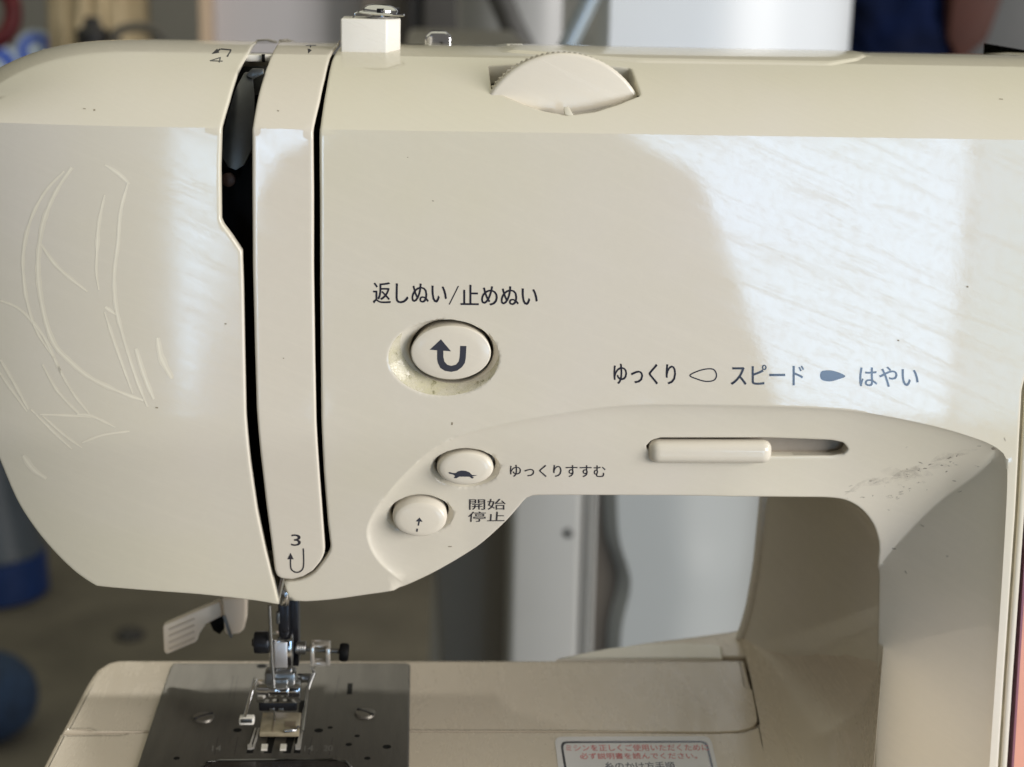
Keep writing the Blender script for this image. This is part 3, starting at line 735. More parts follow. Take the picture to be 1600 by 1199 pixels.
# ------------------------------------------------------------------ buttons
def button(name, k, face_px, face_r, proud, rise, icon, dome=.6, label=None, icon_name='printed_arrow'):
    oc, oa, ic, ia, dep = DISHES[k]
    fl = float(S(np.array([ic[0]+ia[0]*1.02]), np.array([ic[1]]))[0, 1])-0
    yb = float(S(np.array([oc[0]]), np.array([oc[1]+oa[1]*1.05]))[0, 1])
    yf = yb-proud
    c = at(*face_px, yf); k2 = (yf-CAM[1])/np.dot(ray(*face_px), [0, 1, 0])/FPX
    fa = np.array(face_r)*k2
    cen = np.array([ic[0], ic[1]+ZC]); fc = np.array([c[0], c[2]])
    n = 64; t = np.linspace(0, 2*math.pi, n, endpoint=False); E = np.stack([np.cos(t), np.sin(t)], 1)
    rings = [(cen, ia*.945, yb+dep+6), (cen, ia*.945, yb+dep+.2), (fc, fa*1.012, yf+.45), (fc, fa*1.003, yf+.2), (fc, fa*.99, yf+.06), (fc, fa*.97, yf)]
    if rise: rings = [(cen, ia*.925, yb+dep+6), (cen*.5+fc*.5, fa*1.03, yf+1.3), (fc, fa*1.0, yf+.75), (fc, fa*.97, yf+.3), (fc, fa*.91, yf)]
    for q in (.75, .5, .25, .08): rings.append((fc, fa*q*.94, yf-dome*(1-q*q)*.5))
    V = []; Fc = []
    for cc, rr, y in rings:
        P = cc+E*rr; V.extend([(p[0], y, p[1]) for p in P])
    for j in range(len(rings)-1):
        for i in range(n): Fc.append((j*n+i, j*n+(i+1) % n, (j+1)*n+(i+1) % n, (j+1)*n+i))
    Fc.append(tuple(range((len(rings)-1)*n, len(rings)*n)))
    o = link(name, V, [f[::-1] for f in Fc], BUTTON, machine, True, 50, label)
    me = o.data; bmx = bmesh.new(); bmx.from_mesh(me); bmesh.ops.recalc_face_normals(bmx, faces=bmx.faces[:]); bmx.to_mesh(me); bmx.free()
    decal(icon_name, icon, bvh_of(o), INKB, o, .05)
    return o
Z = lambda L: [(600+x/8.0, 480+y/8.0) for x, y in L]
u_out = Z([(665, 530), (665, 650), (675, 700), (705, 760), (760, 797), (840, 810), (915, 795), (975, 750), (1010, 700), (1022, 640), (1031, 487), (953, 485)])
u_in = Z([(946, 630), (935, 680), (900, 720), (840, 735), (790, 720), (755, 680), (742, 620), (742, 530)])
arrow = Z([(572, 533), (710, 403), (838, 552), (742, 551)])
button('reverse_button', 0, (704.5, 551.5), (62, 43), .9, False, [u_out+u_in, Z([(572, 533), (712, 403), (838, 553)])], .5, 'oval button printed with a black u-turn arrow')
T = lambda L: [(560+x/4.442, 660+y/4.442) for x, y in L]
turtle = T([(624, 350), (634, 345), (655, 352), (676, 352), (690, 341), (715, 335), (745, 337), (770, 347), (790, 366), (826, 367), (805, 373), (790, 376), (803, 385), (790, 391), (770, 378), (700, 377), (680, 389), (662, 387), (672, 372), (655, 362), (632, 357)])
button('slow_button', 1, (727.5, 733), (43, 27), 1.0, True, [turtle], .8, 'oval button printed with a turtle', 'printed_turtle')
st = [T([(397, 688), (424, 661), (446, 690)]), T([(417, 685), (427, 685), (421, 718), (410, 716)]), T([(402, 738), (414, 738), (412, 760), (400, 760)])]
button('start_button', 2, (656, 812), (41.5, 29), 1.0, True, st, .8, 'oval button printed with a small dashed arrow')

# speed slider: slot floor and the sliding knob
fl = S(slider_hole[:, 0], slider_hole[:, 1]); fl[:, 1] += 4.4
cfl = fl.mean(0)
link('slider_slot', np.vstack([fl+(fl-cfl)*np.array([.02, 0, .08]), [cfl]]), [(i, (i+1) % len(fl), len(fl)) for i in range(len(fl))], simple('slot_grey', (.36, .32, .27), .4, 0, .3, 60), machine)
ysl = float(fl[:, 1].mean())-4.0
k0 = at(1016, 691, ysl-3.6); k1 = at(1207, 728.5, ysl-3.6)
n = 22; V = []; Fc = []
kc = (k0+k1)/2; hx, hz = (k1[0]-k0[0])/2, (k0[2]-k1[2])/2
t = np.linspace(0, 2*math.pi, 64, endpoint=False)
def stadium(hx, hz):
    out = []
    for a in t:
        ca, sa = math.cos(a), math.sin(a); e = .42
        r = hz*.95
        out.append((math.copysign(hx-r, ca)+r*math.copysign(abs(ca)**.9, ca) if abs(ca) > .02 else ca*hx, hz*math.copysign(abs(sa)**.62, sa)))
    return np.array(out)
rings = [(hx-1.2, hz-1.6, 6.5), (hx-1.0, hz-1.4, 2.2), (hx-.25, hz-.5, 1.9), (hx, hz, 1.0), (hx, hz, .2), (hx-.35, hz-.4, -.9), (hx-1.1, hz-1.1, -1.8), (hx-2.0, hz-1.9, -2.15), (hx-2.8, hz-2.55, -2.2)]
for a, b, y in rings:
    V.extend([(kc[0]+q[0], ysl-1.4+y, kc[2]+q[1]) for q in stadium(a, b)])
m = len(t)
for j in range(len(rings)-1):
    for i in range(m): Fc.append((j*m+i, (j+1)*m+i, (j+1)*m+(i+1) % m, j*m+(i+1) % m))
Fc.append(tuple(range((len(rings)-1)*m, len(rings)*m)))
o = link('speed_slider', V, Fc, BUTTON, machine, True, 50)
bmx = bmesh.new(); bmx.from_mesh(o.data); bmesh.ops.recalc_face_normals(bmx, faces=bmx.faces[:]); bmx.to_mesh(o.data); bmx.free()

# ------------------------------------------------------------------ tension dial in its pocket on the top front
A = at(886, 140, 11.6)
yw = R(5); ax = np.array([math.sin(yw), -math.cos(yw), 0.0]); upv = np.array([0, 0, 1.0]); sid = np.array([math.cos(yw), math.sin(yw), 0.0])
# radius and centre so that the rim passes through the two corners and the top seen in the photograph
def on_plane(px, py):
    d = ray(px, py); t = ((A-CAM)@ax)/(d@ax); return CAM+d*t
pL, pT, pR = on_plane(773, 137), on_plane(884, 83), on_plane(997, 150)
to2 = lambda p: np.array([(p-A)@sid, (p-A)@upv])
a2, b2_, c2 = to2(pL), to2(pT), to2(pR)
Mx = 2*np.array([b2_-a2, c2-a2]); cc = np.linalg.solve(Mx, np.array([b2_@b2_-a2@a2, c2@c2-a2@a2])); rad = float(np.hypot(*(a2-cc)))
DC = A+sid*cc[0]+upv*cc[1]
bm = bmesh.new(); N = 200
prof = [(0, rad-1.2), (-.0, rad-.6), (-.35, rad-.15), (-.8, rad), (-1.6, rad)]
x_ = sid
rings = []
def ring(r, d, teeth=0):
    out = []
    for k in range(N*2):
        a = math.pi*k/N; rr = r-(teeth if (k % 4) in (0, 1) else 0)
        out.append(bm.verts.new(Vector(DC+(x_*math.cos(a)+upv*math.sin(a))*rr+ax*d)))
    return out
seq = [ring(rad-14, .0), ring(rad-1.0, 0), ring(rad-.45, -.12), ring(rad-.1, -.45), ring(rad, -.9), ring(rad, -1.7), ring(rad-.25, -1.75, 0), ring(rad+.12, -1.8, .32), ring(rad+.12, -5.4, .32), ring(rad-1, -5), ring(rad-14, -5)]
for P, Q in zip(seq, seq[1:]):
    for k in range(2*N): bm.faces.new([P[k], P[(k+1) % (2*N)], Q[(k+1) % (2*N)], Q[k]])
bm.faces.new(seq[0]); bm.faces.new(seq[-1])
dial = from_bm('tension_dial', bm, BUTTON, machine, True, 35)
# dark pocket behind the dial
bm = bmesh.new(); dh = S(dial_hole[:, 0], dial_hole[:, 1])
lo, hi = dh.min(0), dh.max(0)
bm2 = [np.array([p[0], p[1]+3.0, p[2]-5.5]) for p in dh]
vs = [bm.verts.new(Vector(p)) for p in bm2]; bm.faces.new(vs)
from_bm('dial_pocket', bm, BLACK, machine, False)
# index mark on the lower lip
bm = bmesh.new(); q = [S(*unproj([p])[0])[0] for p in ((879, 178), (896, 179))]
add_prism(bm, [np.array(p)+np.array([0, -.2, 0]) for p in (q[0]+np.array([.4, 1.5, 1.6]), q[0]+np.array([1.6, 1.6, 1.7]), q[1]+np.array([.2, -.1, -.4]), q[0]+np.array([.6, -.1, -.2]))], (0, 2.0, -.6), .15)
from_bm('dial_index', bm, IVORY, machine)
# raised lid on the top rear right with its shallow step
lidp = unproj([(1000, 99), (1180, 101), (1298, 103), (1345, 95)])
# ------------------------------------------------------------------ thread guide block with screw and washer, bobbin winder
bm = bmesh.new(); yb = 34
c0 = at(532, 29, yb); c1 = at(625, 74, yb)
add_prism(bm, [(c0[0], yb, c1[2]-3), (c0[0], yb, c0[2]), (c0[0], yb+16, c0[2]), (c1[0]-5, yb+16, c0[2]), (c1[0], yb+11, c0[2]), (c1[0], yb+4.5, c0[2]), (c1[0]-3.5, yb, c0[2])][1:], (0, 0, c1[2]-c0[2]-3), .5, 3)
blk = from_bm('thread_guide_block', bm, PALE, machine)
sc_c = at(594, 29, yb+6)
bm = bmesh.new()
add_lathe(bm, sc_c+np.array([0, 0, -.2]), (0, 0, 1), [(0, 3.2), (.7, 3.6), (1.0, 2.2), (1.4, 2.2)], 28)
add_lathe(bm, sc_c+np.array([.2, 0, 1.0]), (.06, 0, 1), [(0, 6.2), (.3, 6.4), (.6, 6.2)], 36)
from_bm('washer', bm, CHROME, blk)
bm = bmesh.new()
add_lathe(bm, sc_c+np.array([0, 0, 1.5]), (.05, -.05, 1), [(0, 4.4), (.5, 4.7), (1.0, 4.6), (1.7, 3.7), (2.1, 2.4), (2.2, .8)], 36)
from_bm('screw', bm, CHROME, blk)
bm = bmesh.new(); h = at(594, 16, yb+1.5)
add_box(bm, (h[0]-.7, yb+.8, h[2]-1.2), (h[0]+.7, yb+11, h[2]+.4), .1, 1, Matrix.Translation(Vector(h))@Matrix.Rotation(R(-28), 4, 'Z')@Matrix.Translation(-Vector(h)))
from_bm('screw_slot', bm, DARKMETAL, blk)
bm = bmesh.new(); w0 = at(553, 27, yb+6)
add_tube(bm, [w0+np.array([4, 0, 1.6]), w0+np.array([1.5, 0, 1.4]), w0+np.array([.3, 0, .9]), w0+np.array([-.2, 0, -.4]), w0+np.array([-.2, 0, -2.5])], .32)
from_bm('wire_hook', bm, CHROME, blk)
bm = bmesh.new(); q0 = at(664, 69, 72); q1 = at(706, 50, 72)
add_prism(bm, [np.array(p) for p in ((q0[0], 72, q0[2]-4), (q0[0], 72, q1[2]-1.6), (q0[0]+1.8, 72, q1[2]), (q1[0]-1.8, 72, q1[2]), (q1[0], 72, q1[2]-1.6), (q1[0], 72, q0[2]-4))], (0, 9, 0), .7, 3)
from_bm('bobbin_winder', bm, CHROME, machine)
# small white tabs in the notch behind the dial
bm = bmesh.new()
add_prism(bm, [at(*p, 52) for p in ((792, 70), (800, 82), (818, 82), (818, 70))], (0, 5, 0), .3); from_bm('stitch_dial_tab', bm, PALE, machine)

# salmon side panel and groove along the right end
bm = bmesh.new()
ed = [at(*p, 1.0) for p in ((1736, 235), (1651, 420), (1602, 610), (1591.5, 800), (1573.5, 1060), (1564.5, 1199), (1555, 1330))]
V = []; Fc = []
offs = [(.35, 2.6, 0), (.40, .5, 0), (.55, .15, 0), (.8, 0, 0), (1.7, 0, 0), (1.9, .15, 0), (2.0, .7, 0)]
for e in ed:
    for ox, oy, _ in offs: V.append((e[0]+ox-.3, e[1]+oy, e[2]))
no = len(offs)
for j in range(len(ed)-1):
    for i in range(no-1): Fc.append((j*no+i, j*no+i+1, (j+1)*no+i+1, (j+1)*no+i))
link('end_cover', V, Fc, IVORY, machine)
V = [(p[0]-1.2, 2.1, p[2]) for p in ed]+[(p[0]+.45, 2.1, p[2]) for p in ed]; m = len(ed)
link('end_seam', V, [(i, i+1, m+i+1, m+i) for i in range(m-1)], simple('seam_dust', (.42, .36, .23), .6, 0, .4, 200), machine, False)
pl = [at(*p, 1.5) for p in ((1750, 235), (1665, 420), (1614, 610), (1606, 800), (1604, 850), (1600, 887), (1581, 1199), (1574, 1320))]
for w, mt, nm, ox in ((.6, PLUM, 'plum_trim', 0.0), (40, PINK, 'salmon_panel', .6)):
    V = [(p[0]+ox, 1.6+.02*(ox > 0), p[2]) for p in pl]+[(p[0]+ox+w, 1.6+.02*(ox > 0), p[2]) for p in pl]
    V += [(v[0], v[1]+30, v[2]) for v in V]
    m = len(pl); Fc = [(i, i+1, m+i+1, m+i) for i in range(m-1)]+[(i, 2*m+i, 2*m+i+1, i+1) for i in range(m-1)]
    link(nm, V, Fc, mt, machine, False)

# ------------------------------------------------------------------ bed
def bed_piece(name, px, mat, parent, thick, z=0.0, rim=1.2, step=2.0, rnd=None):
    P = np.array([atz(*p, z)[:2] for p in px]); l = resample(P, step, True)
    if sum(l[i-1][0]*l[i][1]-l[i][0]*l[i-1][1] for i in range(len(l))) < 0: l = l[::-1]
    d = np.roll(l, -1, 0)-np.roll(l, 1, 0); n = np.stack([-d[:, 1], d[:, 0]], 1); n /= np.maximum(1e-9, np.linalg.norm(n, axis=1))[:, None]
    rr = np.full(len(l), rim) if rnd is None else np.array([rnd(*q) for q in l])
    V = []; Fc = []; m = len(l)
    for k in range(7):
        a = k/6*math.pi/2
        q = l+n*(rr*(1-math.sin(a)))[:, None]*1.0; zz = z-rr*(1-math.cos(a))
        # k=0: outer ring down the side ; k=6: top ring
        a2 = math.pi/2-a
        q = l+n*(rr*(1-math.sin(a2)))[:, None]; zz = z-rr*(1-math.cos(a2))
        V.extend([(x, y, w) for (x, y), w in zip(q, zz)])
    V.extend([(x, y, z-thick) for x, y in l])
    V.extend([(x, y, z) for x, y in l+n*(rr+.25)[:, None]])
    b = 7*m
    for j in range(6):
        for i in range(m): Fc.append((j*m+i, j*m+(i+1) % m, (j+1)*m+(i+1) % m, (j+1)*m+i))
    for i in range(m): Fc.append((b+i, b+(i+1) % m, (i+1) % m, i))
    for i in range(m): Fc.append((6*m+i, 6*m+(i+1) % m, 8*m+(i+1) % m, 8*m+i))
    ins_ = l+n*(rr+.25)[:, None]
    v2, _, f2, *_ = delaunay_2d_cdt([Vector(q) for q in ins_], [(k, (k+1) % m) for k in range(m)], [], 0, 1e-5)
    v2 = np.array([(q.x, q.y) for q in v2]); c2 = np.array([v2[list(f)].mean(0) for f in f2]); ok = inside(c2, l)
    b9 = len(V); V.extend([(q[0], q[1], z) for q in v2]); Fc.extend([tuple(b9+i for i in f) for f, k in zip(f2, ok) if k])
    o = link(name, V, Fc, mat, parent, True, 40)
    bmx = bmesh.new(); bmx.from_mesh(o.data); 
    bmesh.ops.recalc_face_normals(bmx, faces=bmx.faces[:]); bmx.to_mesh(o.data); bmx.free()
    return o
left_edge = [(186, 1030), (168, 1034), (150, 1045), (138, 1062), (119, 1097), (94, 1144)]
rear = bed_piece('bed_top', smoothline([(1010, 1031), (700, 1030), (400, 1030), (200, 1030)], 3)[:-1].tolist()+left_edge+[(300, 1142.5), (640, 1141.5), (900, 1142.5), (1120, 1144), (1158, 1142), (1176, 1136), (1184, 1126), (1180, 1100), (1172, 1060), (1166, 1030)], BEDM, machine, 60,
                 rnd=lambda x, y: 2.2 if y > 60 or x < -95 else .35)
front = bed_piece('extension_table', [(93.4, 1146), (66, 1199), (10, 1310), (1226, 1310), (1209, 1240), (1190, 1146), (1187, 1130.5), (1178, 1138.5), (1159, 1144.8), (1120, 1146.6), (900, 1145), (640, 1144), (300, 1145)], BEDM, machine, 58,
                  rnd=lambda x, y: 1.6 if x < -85 else .35)
# column foot: bed sweeps up and round to the inner wall
cf = [atz(*p) for p in ((1235, 1420), (1215, 1300), (1196, 1200), (1191, 1160), (1187, 1130), (1181, 1100), (1173, 1060), (1166, 1030), (1159, 1003), (1150, 990))]
bed_to = []
cf = resample(smoothline(cf, 5), 2.2)
for p in cf:
    y = p[1]; t = (y-FR[-1, 1])/(YB-FR[-1, 1]); t = min(1, t)
    h = 30-28*max(0, t)
    kk = int(np.argmin(np.abs(FR[:, 2]-h)+1e3*(np.arange(len(FR)) < len(FR)*.6)))
    y0_ = FR[kk, 1]; t = (y-y0_)/(YB-y0_)
    tc = min(1, max(0, t)); h = 30-28*tc*tc*(3-2*tc)
    xw = FR[kk, 0]*(1-t)+np.interp(-h, -wz, wx)*t-.25 if t > 0 else float(at(1369, 1100, y)[0])
    xw += .7
    prof = []
    for k in range(13):
        a = k/12*math.pi/2
        prof.append((p[0]+(xw-p[0])*math.sin(a)**.8, y, .05+h*(1-math.cos(a))**1.25))
    if t < 0: prof[-1] = (prof[-1][0], y, prof[-1][2]); 
    prof.append((xw+.3, y+.2, -60 if t < 0 else h+.2))
    bed_to.append(prof)
V = [q for pr in bed_to for q in pr]; Fc = []
for j in range(len(cf)-1):
    for i in range(13): Fc.append((j*14+i, j*14+i+1, (j+1)*14+i+1, (j+1)*14+i))
link('column_foot', V, Fc, BEDM, machine, True, 60)
# rear rail behind the bed
bed_piece('rear_ledge', smoothline([(905, 1026), (950, 1015), (1010, 1004), (1070, 997), (1120, 993), (1140, 988), (1160, 984), (1172, 1010), (1170, 1027)], 2).tolist(), BEDM, machine, 40, -.6, .8)
bed_piece('rear_pale_strip', [(868, 1030.2), (905, 1021), (950, 1012.5), (1010, 1006), (1060, 1004), (1120, 1006), (1128, 1009), (1130, 1029.2)], PALE, machine, 3, .5, .8)  # paler strip laid over the rear ledge

# needle plate and its fittings
plate = bed_piece('needle_plate', [(271, 1036), (455, 1035.5), (638, 1035.5), (641, 1038), (639, 1199), (637, 1260), (198, 1260), (214, 1199), (240, 1120), (266, 1042)], PLATEM, machine, 3, .7, .5)
bm = bmesh.new()
for (x, y, a) in ((318, 1123, 38), (571, 1116.5, -38)):
    c = atz(x, y, .7)
    add_lathe(bm, c, (0, 0, 1), [(-.4, 3.25), (.25, 3.25), (.75, 2.9), (1.0, 1.8), (1.05, .5)], 30)
    s_ = from_bm('plate_screw', bm, simple('aged_screw_steel', (.22, .205, .18), .42, .8, .2), plate); bm = bmesh.new()
    add_box(bm, (c[0]-3, c[1]-.32, 1.35), (c[0]+3, c[1]+.32, 1.85), 0, 1, Matrix.Translation(Vector(c))@Matrix.Rotation(R(a), 4, 'Z')@Matrix.Translation(-Vector(c)))
    from_bm('screw_slot', bm, DARKMETAL, plate); bm = bmesh.new()
bm.free()
for (x, y, r) in ((371, 1141, 1.25), (498, 1141.5, 1.3), (516, 1137, .8), (545, 1163.5, .95), (604.5, 1167, 1.25), (574, 1185, .9), (276, 1185, .9), (558, 1150, .8), (409, 1041, 1.6)):
    bm = bmesh.new(); c = atz(x, y, .715); add_lathe(bm, c, (0, 0, 1), [(-.5, r), (.02, r)], 18); from_bm('plate_hole', bm, BLACK, plate)
bm = bmesh.new()
def quadz(bm, px, z, h):
    add_prism(bm, [atz(*p, z) for p in px], (0, 0, h))
for x0, x1, y0, y1, sk in ((396, 406, 1138, 1177, -11), (419, 431, 1150, 1177, -7), (449, 461, 1150, 1177, -7), (468, 478, 1095, 1177, -9)):
    quadz(bm, [(x0, y0), (x1, y0), (x1+sk, y1), (x0+sk, y1)], .72, .03)
quadz(bm, [(543, 1068), (551, 1068), (550, 1085), (542, 1085)], .72, .03)
quadz(bm, [(404, 1139), (470, 1139), (464, 1146), (402, 1146)], .72, .03)
from_bm('feed_slot', bm, BLACK, plate)
bm = bmesh.new()
for x0, x1, y0, y1, sk in ((398, 401, 1140, 1171, -10), (403, 406, 1140, 1171, -9), (469.5, 472.5, 1142, 1171, -7), (474, 477, 1110, 1171, -7.5)):
    quadz(bm, [(x0, y0), (x1, y0), (x1+sk, y1), (x0+sk, y1)], .72, .5)
for x0, x1, y0, y1 in ((387, 394, 1166, 1172), (461.5, 469, 1166, 1172)):
    quadz(bm, [(x0, y0), (x1, y0), (x1, y1), (x0, y1)], .8, .6)
from_bm('side_feed_dog', bm, simple('feed_steel', (.62, .60, .57), .4, .5, .1), plate)
bm = bmesh.new()
for x0, x1 in ((409, 418.5), (438.5, 448)):
    quadz(bm, [(x0, 1165.5), (x1, 1165.5), (x1-1, 1173.5), (x0-1, 1173.5)], .76, .6)
from_bm('feed_dog', bm, PALE, plate)
# bobbin cover opening at the very front of the plate
bm = bmesh.new(); quadz(bm, [(318, 1199), (324, 1192), (340, 1189), (520, 1188), (540, 1191), (548, 1199), (552, 1255), (305, 1255)], .72, .04)
from_bm('bobbin_opening', bm, simple('dark_cover', (.02, .015, .014), .2), plate)
bm = bmesh.new(); add_tube(bm, [atz(*p, .9) for p in ((316, 1199), (324, 1191.5), (342, 1188), (430, 1187), (520, 1187), (541, 1190), (549, 1199))], .28); from_bm('opening_rim', bm, STEEL, plate)
bvp = bvh_of(plate)
ribbon('guide_line', [(np.array([(x0, 1152), (x0-6, 1180)]), .7) for x0 in (341, 372, 488, 520)]+[(np.array([(x0, 1056), (x0-7, 1092)]), .6) for x0 in (372, 365, 530)], bvp, DARKMETAL, plate, .02)
GREYI = simple('engraved_mark', (.175, .168, .155), .5)
for tx, (x, y) in (('14', (339, 1170)), ('14', (483, 1170)), ('20', (513, 1170))):
    lettering(tx, [(x-7, y-5), (x+7, y-5), (x+6, y+4), (x-8, y+4)], bvp, GREYI, plate, .03)
# sticker on the extension table
bvf = bvh_of(front)
def rrect(q, r, n=5):
    out = []
    q = [np.array(p, float) for p in q]
    for i in range(4):
        p, a, b = q[i], q[i-1], q[(i+1) % 4]
        da = (a-p)/np.linalg.norm(a-p)*r; db = (b-p)/np.linalg.norm(b-p)*r
        for k in range(n+1):
            t = k/n; out.append((p+da)*(1-t)**2+2*t*(1-t)*p+(p+db)*t*t)
    return np.array(out)
def zdecal(name, poly, z, h, mat, parent):
    bm = bmesh.new(); add_prism(bm, [atz(*p, z) for p in poly], (0, 0, h)); return from_bm(name, bm, mat, parent, False)
stick = zdecal('warning_sticker', rrect([(866, 1152), (1110, 1151), (1142, 1290), (884, 1290)], 12), .01, .12, STICKER, machine)
ob = rrect([(875, 1158.5), (1105, 1157.5), (1134, 1280), (894, 1280)], 11)
bm = bmesh.new()
ib = rrect([(879, 1161.5), (1102, 1160.5), (1129, 1276), (898, 1276)], 9)
va = [bm.verts.new(Vector(atz(*p, .16))) for p in ob]; vb = [bm.verts.new(Vector(atz(*p, .16))) for p in ib]
for k in range(len(va)): bm.faces.new([va[k], va[(k+1) % len(va)], vb[(k+1) % len(va)], vb[k]])
from_bm('sticker_border', bm, INK, stick, False)
bvs = bvh_of(stick)
lettering('ミシンを正しくご使用いただくために', [(883, 1164), (1106, 1163), (1108, 1173.5), (885, 1174)], bvs, RED, stick, .04)
lettering('必ず説明書を読んでください。', [(905, 1177), (1088, 1176.5), (1090, 1186), (907, 1186.5)], bvs, RED, stick, .04)
lettering('糸のかけ方手順', [(944, 1191), (1053, 1190.5), (1056, 1203), (946, 1203.5)], bvs, INK, stick, .04)

# ------------------------------------------------------------------ needle, presser bar and foot
YN = 33.0
def bxp(bm, x0, y0, x1, y1, Y, dep, bev=.3, seg=2):
    a = at(x0, y0, Y); b = at(x1, y1, Y); add_box(bm, (a[0], Y, b[2]), (b[0], Y+dep, a[2]), bev, seg)
bm = bmesh.new(); bxp(bm, 449, 905, 467, 1042, YN+12, 8, .4); bxp(bm, 434, 942, 452, 1002, YN+8, 9, .4)
bar = from_bm('presser_bar', bm, DARKMETAL, machine)
bm = bmesh.new(); add_lathe(bm, *cyl(at(448, 921, YN+3), at(444, 945, YN+3), 1.3)); from_bm('needle_bar', bm, CHROME, machine)
bm = bmesh.new(); bxp(bm, 431, 958, 437, 976, YN+7, 2, .3); from_bm('thread_guide', bm, LEVERM, bar)
bm = bmesh.new(); add_tube(bm, [at(421, 946, YN), at(423, 990, YN), at(425.5, 1040, YN), at(428, 1075, YN), at(429, 1128, YN)], [.55, .55, .5, .42, .25], 12)
from_bm('needle', bm, STEEL, machine)
bm = bmesh.new(); add_lathe(bm, *cyl(at(397, 1004, YN+3), at(421, 1004, YN+3), 3.25, .6)); add_tube(bm, [at(396, 1004, YN+3), at(394, 1004, YN+3)], 1.2)
from_bm('clamp_screw', bm, DARKMETAL, machine)
bm = bmesh.new(); bxp(bm, 420, 1000, 457, 1052, YN+2, 7, .6, 2)
sh = from_bm('needle_clamp', bm, CHROME, machine)
bm = bmesh.new(); bxp(bm, 428, 1004, 449, 1044, YN+1.7, 1, .25); from_bm('clamp_face', bm, simple('satin_metal', (.80, .77, .76), .35, .8, .05), sh)
bm = bmesh.new(); a = at(420, 1055, YN+4); b = at(455, 1055, YN+4); add_lathe(bm, *cyl(a, b, 1.7, .5)); from_bm('clamp_foot', bm, CHROME, sh)
# lamp-side screw assembly at the right
bm = bmesh.new(); add_lathe(bm, *cyl(at(462, 1012, YN+6), at(478, 1014, YN+6), 1.75, .4)); add_lathe(bm, *cyl(at(476, 1014, YN+6), at(536, 1018, YN+6), .75)); 
for k in range(4): add_lathe(bm, *cyl(at(465+k*3.6, 1012, YN+6), at(467+k*3.6, 1012, YN+6), 2.05, .2), n=18)
from_bm('screw_shaft', bm, STEEL, machine)
bm = bmesh.new()
bxp(bm, 484, 1011, 491, 1042, YN+4, 4, .5); bxp(bm, 508, 1013, 516, 1042, YN+4, 4, .5); bxp(bm, 484, 1008, 516, 1014, YN+6, 4, .4); bxp(bm, 486, 1035, 514, 1042, YN+4.2, 3, .4)
from_bm('threader_bracket', bm, simple('clear_bracket', (.62, .58, .52), .1, .55, .1), machine)
bm = bmesh.new(); add_lathe(bm, *cyl(at(530, 1019, YN+6), at(545, 1020, YN+6), 2.7, .7)); from_bm('black_knob', bm, BLACK, machine)
# presser foot
foot = bpy.data.objects.new('presser_foot', None)
bm = bmesh.new(); bxp(bm, 400, 1075, 469, 1099, YN-2, 6, .35, 2)
foot = from_bm('presser_foot', bm, CHROME, machine)
bm = bmesh.new(); bxp(bm, 419, 1077, 451, 1090, YN-3, 2, .35, 2); from_bm('foot_pin', bm, CHROME, foot)
bm = bmesh.new(); bxp(bm, 413, 1052, 462, 1078, YN+1, 5, .8); bxp(bm, 424, 1062, 450, 1076, YN+.2, 1.5, .4); from_bm('foot_holder', bm, STEEL, foot)
bm = bmesh.new(); bxp(bm, 404, 1097, 464, 1112, YN-1, 5, .5); from_bm('foot_base', bm, DARKMETAL, foot)
bm = bmesh.new()
for k in range(2): bxp(bm, 421+k*14, 1107, 429+k*14, 1113, YN-1.6, 2, .2)
from_bm('foot_spring', bm, STEEL, foot)
bm = bmesh.new(); p = [atz(*q, 3.0) for q in ((410, 1113), (471, 1113), (467, 1144), (405, 1144))]
add_prism(bm, p, (0, 0, -1.6), .3); from_bm('foot_sole', bm, CLEAR, foot)
bm = bmesh.new(); p = [atz(*q, 3.15) for q in ((446, 1127), (463, 1127), (462, 1136), (445, 1136))]
add_prism(bm, p, (0, 0, -.3)); p = [atz(*q, 3.15) for q in ((429, 1116), (431, 1116), (427, 1143), (425, 1143))]; add_prism(bm, p, (0, 0, -.25)); from_bm('sole_window', bm, simple('dark_amber', (.25, .20, .14), .3), foot)  # darker amber patch and line on the clear sole
bm = bmesh.new(); add_tube(bm, [atz(*q, 3.3) for q in ((444, 1143), (462, 1141), (466, 1136))], .5); from_bm('sole_wire', bm, CHROME, foot)
bm = bmesh.new(); add_tube(bm, [at(399, 1061, YN+1), at(393, 1082, YN-2), at(382, 1122, YN-9)], .55); from_bm('threader_arm', bm, CHROME, machine)
bm = bmesh.new(); bxp(bm, 373, 1123, 397, 1134, YN-10, 3, .5); from_bm('threader_tip', bm, PALE, machine)
bm = bmesh.new(); bxp(bm, 376, 1124.5, 394, 1130, YN-10.25, 1, .1); from_bm('threader_slot', bm, STEEL, machine)
bm = bmesh.new(); add_tube(bm, [at(488, 1043, YN+5), at(491, 1052, YN+4), at(485, 1066, YN+3), at(481, 1078, YN+2)], .65); bxp(bm, 464, 1056, 488, 1068, YN+5, 2, .5); from_bm('threader_link', bm, STEEL, machine)
bm = bmesh.new(); add_tube(bm, [at(480, 1076, YN+1), at(479, 1095, YN-2), at(473, 1142, YN-9)], [.6, .55, .5]); from_bm('foot_guide', bm, STEEL, foot)

